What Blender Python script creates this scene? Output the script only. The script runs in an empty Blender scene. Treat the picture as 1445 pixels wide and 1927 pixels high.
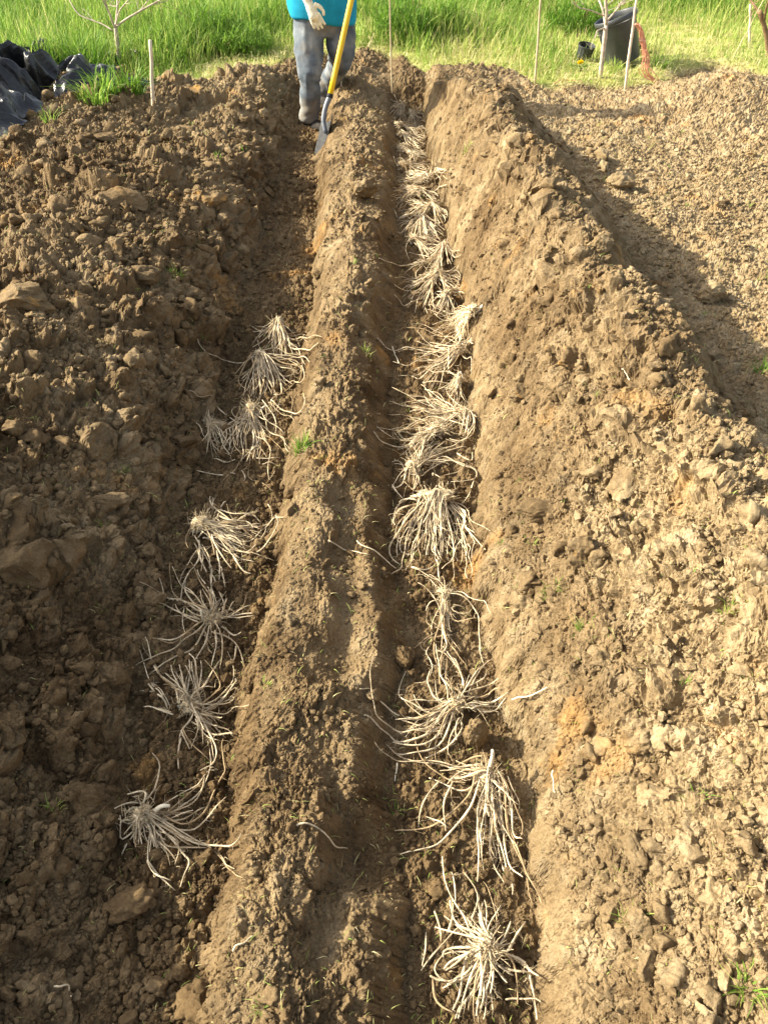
import bpy, bmesh, math, random
import numpy as np
from mathutils import Vector, Matrix
rad = math.radians
scene = bpy.context.scene
COL = scene.collection
rng = np.random.default_rng(11)
random.seed(7)

# ------------------------------------------------------------------ camera
CAM = np.array([0.0, 0.0, 1.75]); PITCH = rad(42.3); FPX = 1500.0
CP, SP = math.cos(PITCH), math.sin(PITCH)
def ray(u, v):
    a = (np.asarray(u, float) - 722.5) / FPX; b = -(np.asarray(v, float) - 963.5) / FPX
    return np.stack([a, CP + b * SP, -SP + b * CP], -1)
def at(u, v, z=0.0):
    d = ray(u, v); t = (z - CAM[2]) / d[..., 2]
    return CAM + d * t[..., None]
def atY(u, v, Y):
    d = ray(u, v); t = Y / d[..., 1]
    return CAM + d * np.asarray(t)[..., None]
cd = bpy.data.cameras.new('camera'); cam = bpy.data.objects.new('camera', cd); COL.objects.link(cam)
cam.location = CAM; cam.rotation_euler = (math.pi / 2 - PITCH, 0, 0)
cd.sensor_fit = 'VERTICAL'; cd.sensor_height = 36; cd.lens = 36 * FPX / 1927
cd.clip_start = 0.02; cd.clip_end = 3000
scene.camera = cam

# ------------------------------------------------------------------ noise
def h01(ix, iy, s):
    n = (ix.astype(np.int64) * 374761393 + iy.astype(np.int64) * 668265263 + s * 974634777) & 0xFFFFFFFF
    n = ((n ^ (n >> 13)) * 1274126177) & 0xFFFFFFFF
    n = ((n ^ (n >> 16)) * 2246822519) & 0xFFFFFFFF
    return ((n ^ (n >> 15)) & 0xFFFFFF) / float(0x1000000)
def vnoise(x, y, s=0):
    ix = np.floor(x); iy = np.floor(y); fx = x - ix; fy = y - iy
    fx = fx * fx * fx * (fx * (fx * 6 - 15) + 10); fy = fy * fy * fy * (fy * (fy * 6 - 15) + 10)
    a = h01(ix, iy, s); b = h01(ix + 1, iy, s); c = h01(ix, iy + 1, s); d = h01(ix + 1, iy + 1, s)
    return (a + (b - a) * fx + (c - a) * fy + (a - b - c + d) * fx * fy) * 2 - 1
def fbm(x, y, o=4, s=0, g=0.5):
    r = 0; a = 1; t = 0
    for k in range(o):
        r = r + a * vnoise(x * 2 ** k + 17.3 * k, y * 2 ** k - 9.1 * k, s + k); t += a; a *= g
    return r / t
def n3(p, s=0):
    i = np.floor(p); f = p - i; f = f * f * (3 - 2 * f); r = 0
    for dz in (0, 1):
        wz = f[..., 2] if dz else 1 - f[..., 2]
        for dy in (0, 1):
            wy = f[..., 1] if dy else 1 - f[..., 1]
            for dx in (0, 1):
                wx = f[..., 0] if dx else 1 - f[..., 0]
                r = r + wx * wy * wz * h01(i[..., 0] + dx + 57 * (i[..., 2] + dz), i[..., 1] + dy + 131 * (i[..., 2] + dz), s)
    return r * 2 - 1
def lumps(x, y, cell, s, r0=0.35, r1=0.75, dens=0.8):
    """broken, lopsided lumps: turned ellipses with a tilted flat top, so that they read as clods rather than bubbles"""
    qx, qy = x / cell, y / cell
    wx = qx + 0.22 * vnoise(qx * 1.7, qy * 1.7, s + 5) + .10 * vnoise(qx * 4.3, qy * 4.3, s + 7); wy = qy + 0.22 * vnoise(qx * 1.7, qy * 1.7, s + 6) + .10 * vnoise(qx * 4.3, qy * 4.3, s + 8)
    ix = np.floor(wx); iy = np.floor(wy); out = np.zeros_like(wx)
    for dx in (-1, 0, 1):
        for dy in (-1, 0, 1):
            cx = ix + dx; cy = iy + dy
            ux = wx - cx - h01(cx, cy, s); uy = wy - cy - h01(cx, cy, s + 1); k = h01(cx, cy, s + 2); an = k * 37.7; e = h01(cx, cy, s + 4)
            ca, sa = np.cos(an), np.sin(an); r = r0 + (r1 - r0) * h01(cx, cy, s + 9) ** 2
            a = (ux * ca + uy * sa) / (1.25 - .3 * e); b = (uy * ca - ux * sa) / (.7 + .35 * e)
            q = 1 - (a * a + b * b) / (r * r); f = .62 + (e - .3) * a / r * .75 + (k - .5) * b / r * .9
            q = np.where((h01(cx, cy, s + 3) < dens) & (q > 0), np.minimum(np.sqrt(np.maximum(q, 0)), np.maximum(f, .08)) * r, 0)
            out = np.maximum(out, q)
    return out * cell
def sstep(a, b, x):
    t = np.clip((x - a) / (b - a), 0, 1); return t * t * (3 - 2 * t)

# ------------------------------------------------------------------ terrain
VS = [2150, 1900, 1600, 1400, 1200, 1000, 800, 600, 400, 300, 250]
PX = {  # pixel columns of each feature of the two trenches, and the height each is read at
 'A': ([105, 140, 200, 230, 290, 340, 390, 440, 505, 528, 540], -0.16),
 'B': ([375, 395, 425, 450, 500, 515, 548, 585, 594, 597, 602], -0.18),
 'C': ([405, 432, 465, 485, 522, 548, 578, 608, 614, 618, 622], -0.01),
 'D': ([715, 695, 672, 668, 722, 692, 686, 698, 715, 720, 725], -0.03),
 'E': ([800, 772, 735, 728, 776, 736, 732, 748, 750, 750, 752], -0.12),
 'F': ([1060, 1030, 985, 955, 915, 893, 885, 868, 838, 815, 802], -0.14),
 'G': ([1095, 1062, 1025, 985, 938, 915, 900, 880, 850, 826, 814], 0.0)}
KX = {}
for k, (us, z) in PX.items():
    P = at(us, VS, z); o = np.argsort(P[:, 1]); KX[k] = (P[o, 1], P[o, 0])
def kx(k, y): return np.interp(y, *KX[k])
BEDPX = [(-700, 300), (-200, 285), (0, 262), (85, 252), (140, 205), (180, 186), (290, 180), (325, 166), (420, 140), (500, 116), (560, 98), (690, 92), (760, 98), (800, 128), (860, 122), (980, 128), (1010, 152), (1240, 150), (1290, 122), (1350, 104), (1445, 128), (1700, 150), (2200, 180)]
BP = at([p[0] for p in BEDPX], [p[1] for p in BEDPX], 0.06)
def bedmask(x, y):   # 1 on grass, 0 on dug soil
    yb = np.interp(x, BP[:, 0], BP[:, 1]) + 0.16 * fbm(x * 2.5, y * 2.5, 3, 91)
    return sstep(-0.10, 0.14, y - yb)
def smin_pieces(x, ks, zs):
    r = zs[0] + 0 * x
    for i in range(len(ks) - 1):
        t = np.clip((x - ks[i]) / np.maximum(ks[i + 1] - ks[i], 1e-4), 0, 1); r = r + (zs[i + 1] - zs[i]) * t
    return r
DIPS = [(655, 945, .10, .035), (645, 1040, .10, .045), (660, 1125, .10, .025), (640, 1225, .12, .06), (600, 1430, .09, .03), (640, 1600, .10, .055), (600, 1790, .08, .03)]
DP = at([d[0] for d in DIPS], [d[1] for d in DIPS], -0.02)
def macro(x, y):
    x = np.asarray(x, float); y = np.asarray(y, float)
    xw = x + 0.045 * fbm(x * 6, y * 6, 3, 31, .6) + 0.03 * fbm(x * 1.0 + 3, y * 2.2, 2, 37) + .014 * fbm(x * 22, y * 22, 2, 38)
    near = 1 - sstep(1.55, 2.5, y)
    A, B, C, D, E, F, G = (kx(k, y) for k in 'ABCDEFG'); G = G + .03
    M = np.interp(y, [0, 1.7, 2.3, 2.9, 3.75, 4.9, 5.9, 6.6], [1.0, .93, .845, .81, .73, .69, .57, .46])
    end = sstep(6.95, 7.3, y)                       # the trenches run out before the grass
    endr = sstep(6.65, 6.95, y)
    zf = -0.18 * (1 - end); zfr = -0.14 * (1 - endr)
    # shoulder of the left mound: a long steep bank close by, a low lip further on
    sx = A - 0.24 - 0.10 * near; sz = 0.08 - .02 * near
    heap = 1 - sstep(1.7, 2.35, y)                    # unseen heap, added and sized to shade the near left
    z0 = 0.32 * near + (1 - near) * (0.25 - .17 * sstep(4.0, 5.6, y))
    sz = sz - .04 * sstep(4.5, 6, y)
    zc = np.interp(y, [0, 3, 5, 5.9, 6.5, 7], [.46, .45, .41, .31, .13, .06]) * (1 + .16 * fbm(y * 2.6, y * 0 + 3.3, 3, 47)); M = M + .05 * fbm(y * 2.1, y * 0 + 7.7, 3, 48)
    ks = [-3.6 + 0 * y, -1.95 + 0 * y, -1.38 + 0 * y, sx, A, B, C, (C + D) / 2, D, E, F, G, G + 0.45 * (M - G), M - 0.05, M + 0.07, M + 0.42, M + 1.2, 5 + 0 * y]
    zs = [0.12 + .1 * heap, .22 * (1 - .6 * end) + .52 * heap, z0 * (1 - 0.6 * end), sz * (1 - .5 * end), zf + 0.02, zf, -0.015 + 0 * y, 0.02 + 0.03 * sstep(2.5, 4, y), -0.035 + 0.02 * sstep(2.5, 4, y), zfr + 0.015, zfr, 0.0 + 0 * y,
          zc * .52, zc - 0.01, zc - 0.02, -0.01 + 0 * y, -0.02 + 0 * y, -.02 + 0 * y]
    z = smin_pieces(xw, ks, zs)
    for (px, py, pz), (_, _, r, d) in zip(DP, DIPS):
        z = z - 1.35 * d * np.exp(-(((xw - px) / (r * .75)) ** 2 + ((y - py) / r) ** 2) ** 1.5)
    # heap beyond the flat bed on the far right, and a low bank behind the trenches
    z = z + 0.22 * np.exp(-(((x - 2.5) / 0.5) ** 2 + ((y - 6.35) / 0.45) ** 2)) + 0.05 * np.exp(-(((x - 3.4) / 0.7) ** 2 + ((y - 5.9) / 0.7) ** 2))
    z = z + 0.07 * np.exp(-((y - 6.95) / 0.25) ** 2) * (1 - sstep(.9, 1.3, np.abs(x)))
    z = z + 0.02 * fbm(x * 2.3, y * 2.3, 3, 41)
    g = bedmask(x, y)
    return z * (1 - g) + g * (0.02 + 0.03 * fbm(x * 1.1, y * 1.1, 2, 43))
def normal(x, y, e=.012):
    gx = (macro(x + e, y) - macro(x - e, y)) / (2 * e); gy = (macro(x, y + e) - macro(x, y - e)) / (2 * e); n = np.stack([-gx, -gy, np.ones_like(gx)], -1); return n / np.linalg.norm(n, axis=-1, keepdims=True)
def weights(x, y):
    A, B, C, D, E, F, G = (kx(k, y) for k in 'ABCDEFG')
    left = 1 - sstep(-0.08, 0.08, x - A)
    ridge = sstep(-0.03, 0.03, x - C) * (1 - sstep(-0.03, 0.03, x - D))
    wallR = sstep(-0.03, 0.02, x - F) * (1 - sstep(0.02, 0.13, x - G))
    right = sstep(0.05, 0.35, x - G)
    flat = sstep(0.0, 0.3, x - np.interp(y, [0, 1.9, 2.6, 4.2, 6.6], [1.32, 1.3, 1.22, 1.1, .85]))
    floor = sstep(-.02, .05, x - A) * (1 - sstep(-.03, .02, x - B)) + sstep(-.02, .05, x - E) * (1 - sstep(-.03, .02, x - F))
    return left, ridge, wallR, right, flat, floor
def height(x, y):
    x = np.asarray(x, float); y = np.asarray(y, float)
    z = macro(x, y); g = bedmask(x, y)
    left, ridge, wallR, right, flat, floor = weights(x, y); xg = x
    x = x + .85 * (z + .1) * np.tanh((x - (kx('C', y) + kx('D', y)) / 2) / .06) * (1 - flat)     # follow the slope, so lumps are not drawn out on the walls
    soft = (1 - 0.45 * wallR) * (1 - 0.75 * g)
    patch = 0.5 + 0.5 * fbm(x * 3.1, y * 3.1, 3, 61)           # crumbly here, smeared there
    rough = np.maximum(sstep(.34, .62, patch), right * (1 - sstep(1.2, 2.1, y - .35 * (x - .6)))); sm = 1 - 0.75 * ridge * (1 - rough) - .35 * right * (1 - flat) * (1 - rough)
    tall = 1 + 0.45 * vnoise(x * 7, y * 7, 77)
    for (px, py, pz), (_, _, r, d) in zip(DP, DIPS):        # footprints are trodden smooth
        soft = soft * (1 - .8 * np.exp(-(((xg - px) / (r * .8)) ** 2 + ((y - py) / (r * 1.05)) ** 2) ** 1.5))
    z = z + soft * (0.75 * left + .55 * right * (1 - flat)) * (1 - flat) * lumps(x, y, 0.19, 3, .22, .66, .6) * tall
    z = z + soft * (0.85 * left + 0.70 * right * (1 - flat) * (.4 + .6 * rough) + 0.26 * flat + 0.42 * floor + .42 * ridge * (.3 + .7 * rough)) * lumps(x, y, 0.085, 13, .25, .72, .65) * tall
    z = z + soft * sm * (0.95 * left + 0.95 * right * (1 - flat) + 0.55 * flat + 0.75 * floor + .85 * ridge + .5 * wallR) * lumps(x + .013, y, 0.042, 23, .25, .75, .75)
    z = z + soft * sm * (0.95 * left + 1.25 * right * (1 - flat) + 0.75 * flat + 0.8 * floor + 1.25 * ridge + .7 * wallR) * lumps(x, y + .007, 0.021, 33, .25, .75, .8)
    z = z + (0.30 + .7 * soft) * (.4 + .6 * sm) * 1.3 * lumps(x, y, 0.0105, 53, .25, .75, .85)
    z = z + soft * (.035 * (right + ridge * .5) * fbm(x * 4.6, y * 4.6, 3, 171) + 0.012 * np.abs(fbm(x * 17, y * 17, 3, 71))) + 0.005 * wallR * fbm(x * 24, y * 24, 3, 73)
    return z
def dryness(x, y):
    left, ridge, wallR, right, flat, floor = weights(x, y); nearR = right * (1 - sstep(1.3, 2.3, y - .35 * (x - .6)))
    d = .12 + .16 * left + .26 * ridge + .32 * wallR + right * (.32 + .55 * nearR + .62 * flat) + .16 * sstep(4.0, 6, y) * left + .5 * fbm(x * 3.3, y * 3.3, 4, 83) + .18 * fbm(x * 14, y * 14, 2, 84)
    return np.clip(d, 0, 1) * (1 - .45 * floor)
def hit(u, v):      # where the sight line through a pixel meets the (smooth) ground
    u = np.atleast_1d(np.asarray(u, float)); v = np.atleast_1d(np.asarray(v, float)); d = ray(u, v)
    zt = np.linspace(0.75, -0.32, 150); t = (zt[None] - CAM[2]) / d[:, 2:3]
    X = d[:, 0:1] * t; Y = d[:, 1:2] * t; below = macro(X, Y) >= zt[None]
    i = np.argmax(below, 1); i[~below.any(1)] = 149; r = np.arange(len(u))
    return np.stack([X[r, i], Y[r, i], zt[i]], -1)

# ------------------------------------------------------------------ mesh helpers
def raw_mesh(name, V, F, smooth=True, attrs=None):
    V = np.asarray(V, np.float32); F = np.asarray(F, np.int32); k = F.shape[1]
    me = bpy.data.meshes.new(name); me.vertices.add(len(V)); me.vertices.foreach_set('co', V.ravel())
    me.loops.add(F.size); me.loops.foreach_set('vertex_index', F.ravel())
    me.polygons.add(len(F)); me.polygons.foreach_set('loop_start', np.arange(0, F.size, k, dtype=np.int32)); me.polygons.foreach_set('loop_total', np.full(len(F), k, np.int32))
    me.polygons.foreach_set('use_smooth', np.full(len(F), smooth))
    for n, a in (attrs or {}).items():
        at_ = me.attributes.new(n, 'FLOAT', 'POINT'); at_.data.foreach_set('value', np.asarray(a, np.float32))
    me.update(calc_edges=True); me.validate(); return me
def link(name, me, mat, parent=None, loc=None):
    o = bpy.data.objects.new(name, me); COL.objects.link(o)
    if mat is not None:
        me.materials.clear(); me.materials.append(mat)
    if parent is not None: o.parent = parent
    if loc is not None: o.location = loc
    return o
def tag(o, label=None, cat=None, group=None, kind=None):
    if label: o['label'] = label
    if cat: o['category'] = cat
    if group: o['group'] = group
    if kind: o['kind'] = kind
    return o
def empty(name, loc, label, cat, group=None):
    o = bpy.data.objects.new(name, None); COL.objects.link(o); o.location = Vector(tuple(float(c) for c in loc)); o.empty_display_size = 0.05
    return tag(o, label, cat, group)
def origin_of(o):
    v = Vector((0, 0, 0))
    while o is not None: v = v + o.location; o = o.parent
    return np.array(v)
class MB:
    """collects tubes, strips and rings, then links them as ONE mesh object"""
    def __init__(s): s.V = []; s.F = []; s.n = 0
    def add(s, V, F):
        V = np.asarray(V, float); s.V.append(V); s.F += [tuple(int(i) + s.n for i in f) for f in F]; s.n += len(V)
    def tube(s, P, R, k=8, caps=True, flat=1.0):
        P = np.asarray(P, float); n = len(P); R = np.broadcast_to(np.asarray(R, float), (n,))
        T = np.gradient(P, axis=0); T /= np.linalg.norm(T, axis=1)[:, None] + 1e-9
        a = np.array([0, 0, 1.0]) if abs(T[0][2]) < .9 else np.array([0, 1.0, 0]); rings = []
        N = np.cross(T[0], a); N /= np.linalg.norm(N)
        for i in range(n):
            N = N - T[i] * N.dot(T[i]); N /= np.linalg.norm(N) + 1e-9; Bn = np.cross(T[i], N)
            th = np.arange(k) * 2 * math.pi / k
            rings.append(P[i] + R[i] * (np.cos(th)[:, None] * N + flat * np.sin(th)[:, None] * Bn))
        F = [(i * k + j, i * k + (j + 1) % k, (i + 1) * k + (j + 1) % k, (i + 1) * k + j) for i in range(n - 1) for j in range(k)]
        V = np.concatenate(rings)
        if caps:
            V = np.concatenate([V, [P[0] - T[0] * R[0] * .4], [P[-1] + T[-1] * R[-1] * .5]]); b = n * k
            F += [(b, (j + 1) % k, j) for j in range(k)] + [(b + 1, (n - 1) * k + j, (n - 1) * k + (j + 1) % k) for j in range(k)]
        s.add(V, F); return s
    def rings(s, RG, k=24, caps=True):
        """rings: (centre, rx, ry, yaw, tiltx, tilty) stacked"""
        V = []; th = np.arange(k) * 2 * math.pi / k
        for c, rx, ry, yaw in RG:
            x = rx * np.cos(th); y = ry * np.sin(th); V.append(np.stack([c[0] + x * math.cos(yaw) - y * math.sin(yaw), c[1] + x * math.sin(yaw) + y * math.cos(yaw), np.full(k, c[2])], -1))
        n = len(RG); F = [(i * k + j, i * k + (j + 1) % k, (i + 1) * k + (j + 1) % k, (i + 1) * k + j) for i in range(n - 1) for j in range(k)]
        V = np.concatenate(V)
        if caps:
            V = np.concatenate([V, [RG[0][0]], [RG[-1][0]]]); b = n * k
            F += [(b, (j + 1) % k, j) for j in range(k)] + [(b + 1, (n - 1) * k + j, (n - 1) * k + (j + 1) % k) for j in range(k)]
        s.add(V, F); return s
    def blade(s, P, W, side):
        P = np.asarray(P, float); n = len(P); W = np.broadcast_to(np.asarray(W, float), (n,)); side = np.asarray(side, float)
        V = np.concatenate([P - side * W[:, None], P + side * W[:, None]]); s.add(V, [(i, i + 1, n + i + 1, n + i) for i in range(n - 1)]); return s
    def mesh(s, name, org=None, smooth=True):
        V = np.concatenate(s.V); me = bpy.data.meshes.new(name)
        if org is not None: V = V - org
        me.from_pydata(V.tolist(), [], s.F); me.polygons.foreach_set('use_smooth', [smooth] * len(s.F)); me.update(); return me
    def build(s, name, mat, parent=None, loc=None, smooth=True):
        org = origin_of(parent) if parent is not None else (np.asarray(loc, float) if loc is not None else None)
        return link(name, s.mesh(name, org, smooth), mat, parent, loc if parent is None else None)
def remeshed(mb, voxel, it=4):
    """fuse overlapping closed shapes into one continuous skin"""
    me = mb.mesh('tmp'); o = bpy.data.objects.new('tmp', me); COL.objects.link(o)
    m = o.modifiers.new('r', 'REMESH'); m.mode = 'VOXEL'; m.voxel_size = voxel
    m = o.modifiers.new('s', 'SMOOTH'); m.iterations = it; m.factor = 0.5
    dg = bpy.context.evaluated_depsgraph_get(); r = bpy.data.meshes.new_from_object(o.evaluated_get(dg))
    bpy.data.objects.remove(o); bpy.data.meshes.remove(me)
    r.polygons.foreach_set('use_smooth', [True] * len(r.polygons)); return r
def vcos(me):
    a = np.empty(len(me.vertices) * 3, np.float32); me.vertices.foreach_get('co', a); return a.reshape(-1, 3).astype(float)
def vnor(me):
    a = np.empty(len(me.vertices) * 3, np.float32); me.vertices.foreach_get('normal', a); return a.reshape(-1, 3).astype(float)
def setco(me, V): me.vertices.foreach_set('co', np.asarray(V, np.float32).ravel()); me.update()
def smooth_path(P, n):
    """Catmull-Rom through the points, resampled"""
    P = np.asarray(P, float)
    if len(P) == 2: P = np.array([P[0], P.mean(0), P[1]])
    Q = np.concatenate([[2 * P[0] - P[1]], P, [2 * P[-1] - P[-2]]]); m = len(P) - 1; t = np.linspace(0, m - 1e-6, n)
    i = t.astype(int); f = (t - i)[:, None]; a, b, c, d = Q[i], Q[i + 1], Q[i + 2], Q[i + 3]
    return .5 * (2 * b + (c - a) * f + (2 * a - 5 * b + 4 * c - d) * f ** 2 + (3 * b - a - 3 * c + d) * f ** 3)

# ------------------------------------------------------------------ materials
def newmat(name, rough=0.9, spec=0.2):
    m = bpy.data.materials.new(name); m.use_nodes = True; nt = m.node_tree; b = nt.nodes['Principled BSDF']
    b.inputs['Roughness'].default_value = rough; b.inputs['Specular IOR Level'].default_value = spec
    return m, nt, b
def nd(nt, t, **kw):
    n = nt.nodes.new(t)
    for k, v in kw.items():
        if k in n.inputs: n.inputs[k].default_value = v
        else: setattr(n, k, v)
    return n
def noise(nt, scale, detail=4, rough=.55, co=None):
    n = nd(nt, 'ShaderNodeTexNoise', Scale=scale, Detail=detail, Roughness=rough)
    if co is None:
        g = nt.nodes.get('GEO') or nd(nt, 'ShaderNodeNewGeometry'); g.name = 'GEO'; co = g.outputs['Position']
    nt.links.new(co, n.inputs['Vector']); return n.outputs['Fac']
def ramp(nt, fac, stops):
    r = nd(nt, 'ShaderNodeValToRGB'); e = r.color_ramp.elements
    while len(e) < len(stops): e.new(0.5)
    for el, (p, c) in zip(e, stops): el.position = p; el.color = (*c, 1) if len(c) == 3 else c
    nt.links.new(fac, r.inputs['Fac']); return r.outputs['Color']
def mix(nt, fac, a, b, mode='MIX'):
    n = nd(nt, 'ShaderNodeMix', data_type='RGBA', blend_type=mode)
    for s, v in ((0, fac), (6, a), (7, b)):
        if hasattr(v, 'is_linked'): nt.links.new(v, n.inputs[s])
        else: n.inputs[s].default_value = v if s == 0 else (*v, 1)
    return n.outputs[2]
def attr(nt, name):
    return nd(nt, 'ShaderNodeAttribute', attribute_name=name).outputs['Fac']
def math_(nt, op, a, b=0.0, clamp=False):
    n = nd(nt, 'ShaderNodeMath', operation=op, use_clamp=clamp)
    for i, v in enumerate((a, b)):
        if hasattr(v, 'is_linked'): nt.links.new(v, n.inputs[i])
        else: n.inputs[i].default_value = v
    return n.outputs[0]
def bump(nt, b, fac, dist, strength=1.0):
    n = nd(nt, 'ShaderNodeBump', Distance=dist, Strength=strength); nt.links.new(fac, n.inputs['Height']); nt.links.new(n.outputs['Normal'], b.inputs['Normal'])
BR_DARK, BR_MID, TAN = (.075, .045, .022), (.175, .112, .055), (.34, .25, .135)
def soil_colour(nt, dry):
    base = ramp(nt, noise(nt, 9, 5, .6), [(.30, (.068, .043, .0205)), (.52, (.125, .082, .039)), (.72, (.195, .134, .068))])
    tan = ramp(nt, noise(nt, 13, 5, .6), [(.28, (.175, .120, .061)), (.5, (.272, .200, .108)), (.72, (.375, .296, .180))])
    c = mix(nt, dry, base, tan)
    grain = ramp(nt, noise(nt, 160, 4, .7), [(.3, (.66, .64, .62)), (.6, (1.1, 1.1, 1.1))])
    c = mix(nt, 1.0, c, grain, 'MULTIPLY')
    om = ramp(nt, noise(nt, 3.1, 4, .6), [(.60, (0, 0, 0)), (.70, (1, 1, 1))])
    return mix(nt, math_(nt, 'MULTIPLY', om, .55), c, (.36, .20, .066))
def make_soil():
    m, nt, b = newmat('soil', .95, .12)
    c = soil_colour(nt, attr(nt, 'dry'))
    gr = ramp(nt, noise(nt, 5, 5, .65), [(.34, (.14, .20, .03)), (.52, (.30, .30, .09)), (.66, (.50, .42, .20))])
    c = mix(nt, attr(nt, 'grassy'), c, gr); nt.links.new(c, b.inputs['Base Color'])
    h = math_(nt, 'ADD', noise(nt, 260, 5, .7), math_(nt, 'MULTIPLY', noise(nt, 90, 3, .6), 1.5)); bump(nt, b, h, .004, .8)
    return m
def make_clod(name, dry, orange=0.0):
    m, nt, b = newmat(name, .95, .12); c = soil_colour(nt, dry)
    if orange:
        c = mix(nt, ramp(nt, noise(nt, 14, 4, .6), [(.66 - orange * .2, (0, 0, 0)), (.78 - orange * .2, (1, 1, 1))]), c, (.37, .205, .062))
    nt.links.new(c, b.inputs['Base Color']); bump(nt, b, noise(nt, 220, 5, .7), .004, .8); return m
def plain(name, col, rough=.8, spec=.2, var=.25, scale=30, bmp=0, bscale=200):
    m, nt, b = newmat(name, rough, spec)
    lo = tuple(c * (1 - var) for c in col); hi = tuple(min(1, c * (1 + var)) for c in col)
    nt.links.new(ramp(nt, noise(nt, scale, 4, .6), [(.32, lo), (.68, hi)]), b.inputs['Base Color'])
    if bmp: bump(nt, b, noise(nt, bscale, 4, .6), bmp, .7)
    return m
def leafy(name, stops, trans=.45):
    m, nt, b = newmat(name, .6, .25)
    c = ramp(nt, attr(nt, 'tint'), stops); nt.links.new(c, b.inputs['Base Color'])
    t = nd(nt, 'ShaderNodeBsdfTranslucent'); nt.links.new(c, t.inputs['Color'])
    mx = nd(nt, 'ShaderNodeMixShader'); mx.inputs[0].default_value = trans
    nt.links.new(b.outputs[0], mx.inputs[1]); nt.links.new(t.outputs[0], mx.inputs[2])
    nt.links.new(mx.outputs[0], nt.nodes['Material Output'].inputs['Surface']); return m
M = {}
M['soil'] = make_soil()
CLODS = [(d_, make_clod('clod_soil', d_)) for d_ in (.05, .2, .35, .5, .65, .8, .95)]
def clodmat(d): return min(CLODS, key=lambda c: abs(c[0] - d))[1]
M['clod_brown'] = M['clod_mid'] = M['clod_tan'] = None
M['clod_orange'] = make_clod('clod_orange', .35, .75); M['clod_fleck'] = make_clod('clod_fleck', .3, .25)
M['root'] = plain('root_skin', (.54, .445, .295), .85, .12, .5, 34, .002, 260)
M['root_tan'] = plain('root_skin_tan', (.46, .365, .23), .85, .12, .5, 34, .002, 260); M['root_brown'] = plain('root_skin_brown', (.33, .24, .135), .9, .1, .5, 34, .002, 260)
M['rootcrown'] = plain('root_crown', (.46, .37, .23), .9, .1, .45, 90, .003, 260)
M['bud'] = plain('white_bud', (.66, .59, .43), .5, .3, .08, 40)
M['grass'] = leafy('grass_blades', [(0, (.09, .20, .016)), (.45, (.24, .36, .06)), (.75, (.42, .46, .12)), (1, (.60, .52, .25))])
M['straw'] = leafy('straw', [(0, (.20, .30, .05)), (.35, (.40, .42, .12)), (1, (.60, .52, .28))], .25)
M['bark'] = plain('sapling_bark', (.42, .35, .27), .85, .15, .35, 25, .003, 120)
M['darkbark'] = plain('dark_bark', (.20, .125, .07), .85, .15, .35, 25, .003, 120)
M['cane'] = plain('cane', (.50, .40, .24), .6, .3, .2, 18)
M['pale_wood'] = plain('pale_wood', (.62, .52, .38), .75, .2, .2, 20)
M['pot'] = plain('black_plastic', (.040, .043, .044), .42, .5, .3, 12)
M['tarp'] = plain('black_sheeting', (.012, .012, .0115), .33, .5, .6, 6, .012, 26)
M['twine'] = plain('orange_twine', (.70, .33, .21), .8, .2, .2, 60)
M['yellow'] = plain('dandelion_yellow', (.85, .62, .02), .7, .2, .1, 80)
M['jeans'] = None
# ------------------------------------------------------------------ ground
def build_ground():
    v = np.concatenate([np.arange(60, 360, .9), np.arange(360, 2250, 2.0)])
    Y = np.sort(np.concatenate([at(np.full(len(v), 722.5), v, 0)[:, 1], np.linspace(-1.2, 0.2, 40)[:-1], np.linspace(9.3, 16, 60)[1:]]))
    t = (np.concatenate([np.linspace(-4200, -430, 90)[:-1], np.linspace(-430, 1875, 1120), np.linspace(1875, 5600, 90)[1:]]) - 722.5) / FPX
    X = t[None, :] * (Y * CP + CAM[2] * SP)[:, None]; YY = np.repeat(Y[:, None], len(t), 1)
    n, k = X.shape; Zm = macro(X, YY); e = .012; gx = (macro(X + e, YY) - macro(X - e, YY)) / (2 * e); gy = (macro(X, YY + e) - macro(X, YY - e)) / (2 * e)
    dz = height(X, YY) - Zm; nl = np.sqrt(1 + gx * gx + gy * gy); PX_ = X - gx / nl * dz; PY_ = YY - gy / nl * dz; PZ_ = Zm + dz / nl    # lumps stand out square to the slope
    i = np.arange((n - 1) * k).reshape(n - 1, k)[:, :-1].ravel()
    F = np.stack([i, i + 1, i + k + 1, i + k], -1)
    x, y = X.ravel(), YY.ravel(); left, ridge, wallR, right, flat, floor = weights(x, y); g = bedmask(x, y)
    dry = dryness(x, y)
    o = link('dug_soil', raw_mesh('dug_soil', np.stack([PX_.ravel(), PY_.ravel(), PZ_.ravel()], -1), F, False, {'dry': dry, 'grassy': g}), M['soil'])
    tag(o, 'brown dug soil with two planting trenches', None, None, 'structure')
    me = bpy.data.meshes.new('ground'); R = 900.0
    me.from_pydata([(-R, -R, -.34), (R, -R, -.34), (R, R, -.34), (-R, R, -.34)], [], [(0, 1, 2, 3)])
    tag(link('ground', me, plain('field_ground', (.12, .17, .03), .95, .1, .4, 3)), 'grassy field ground', None, None, 'structure')
build_ground()

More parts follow.
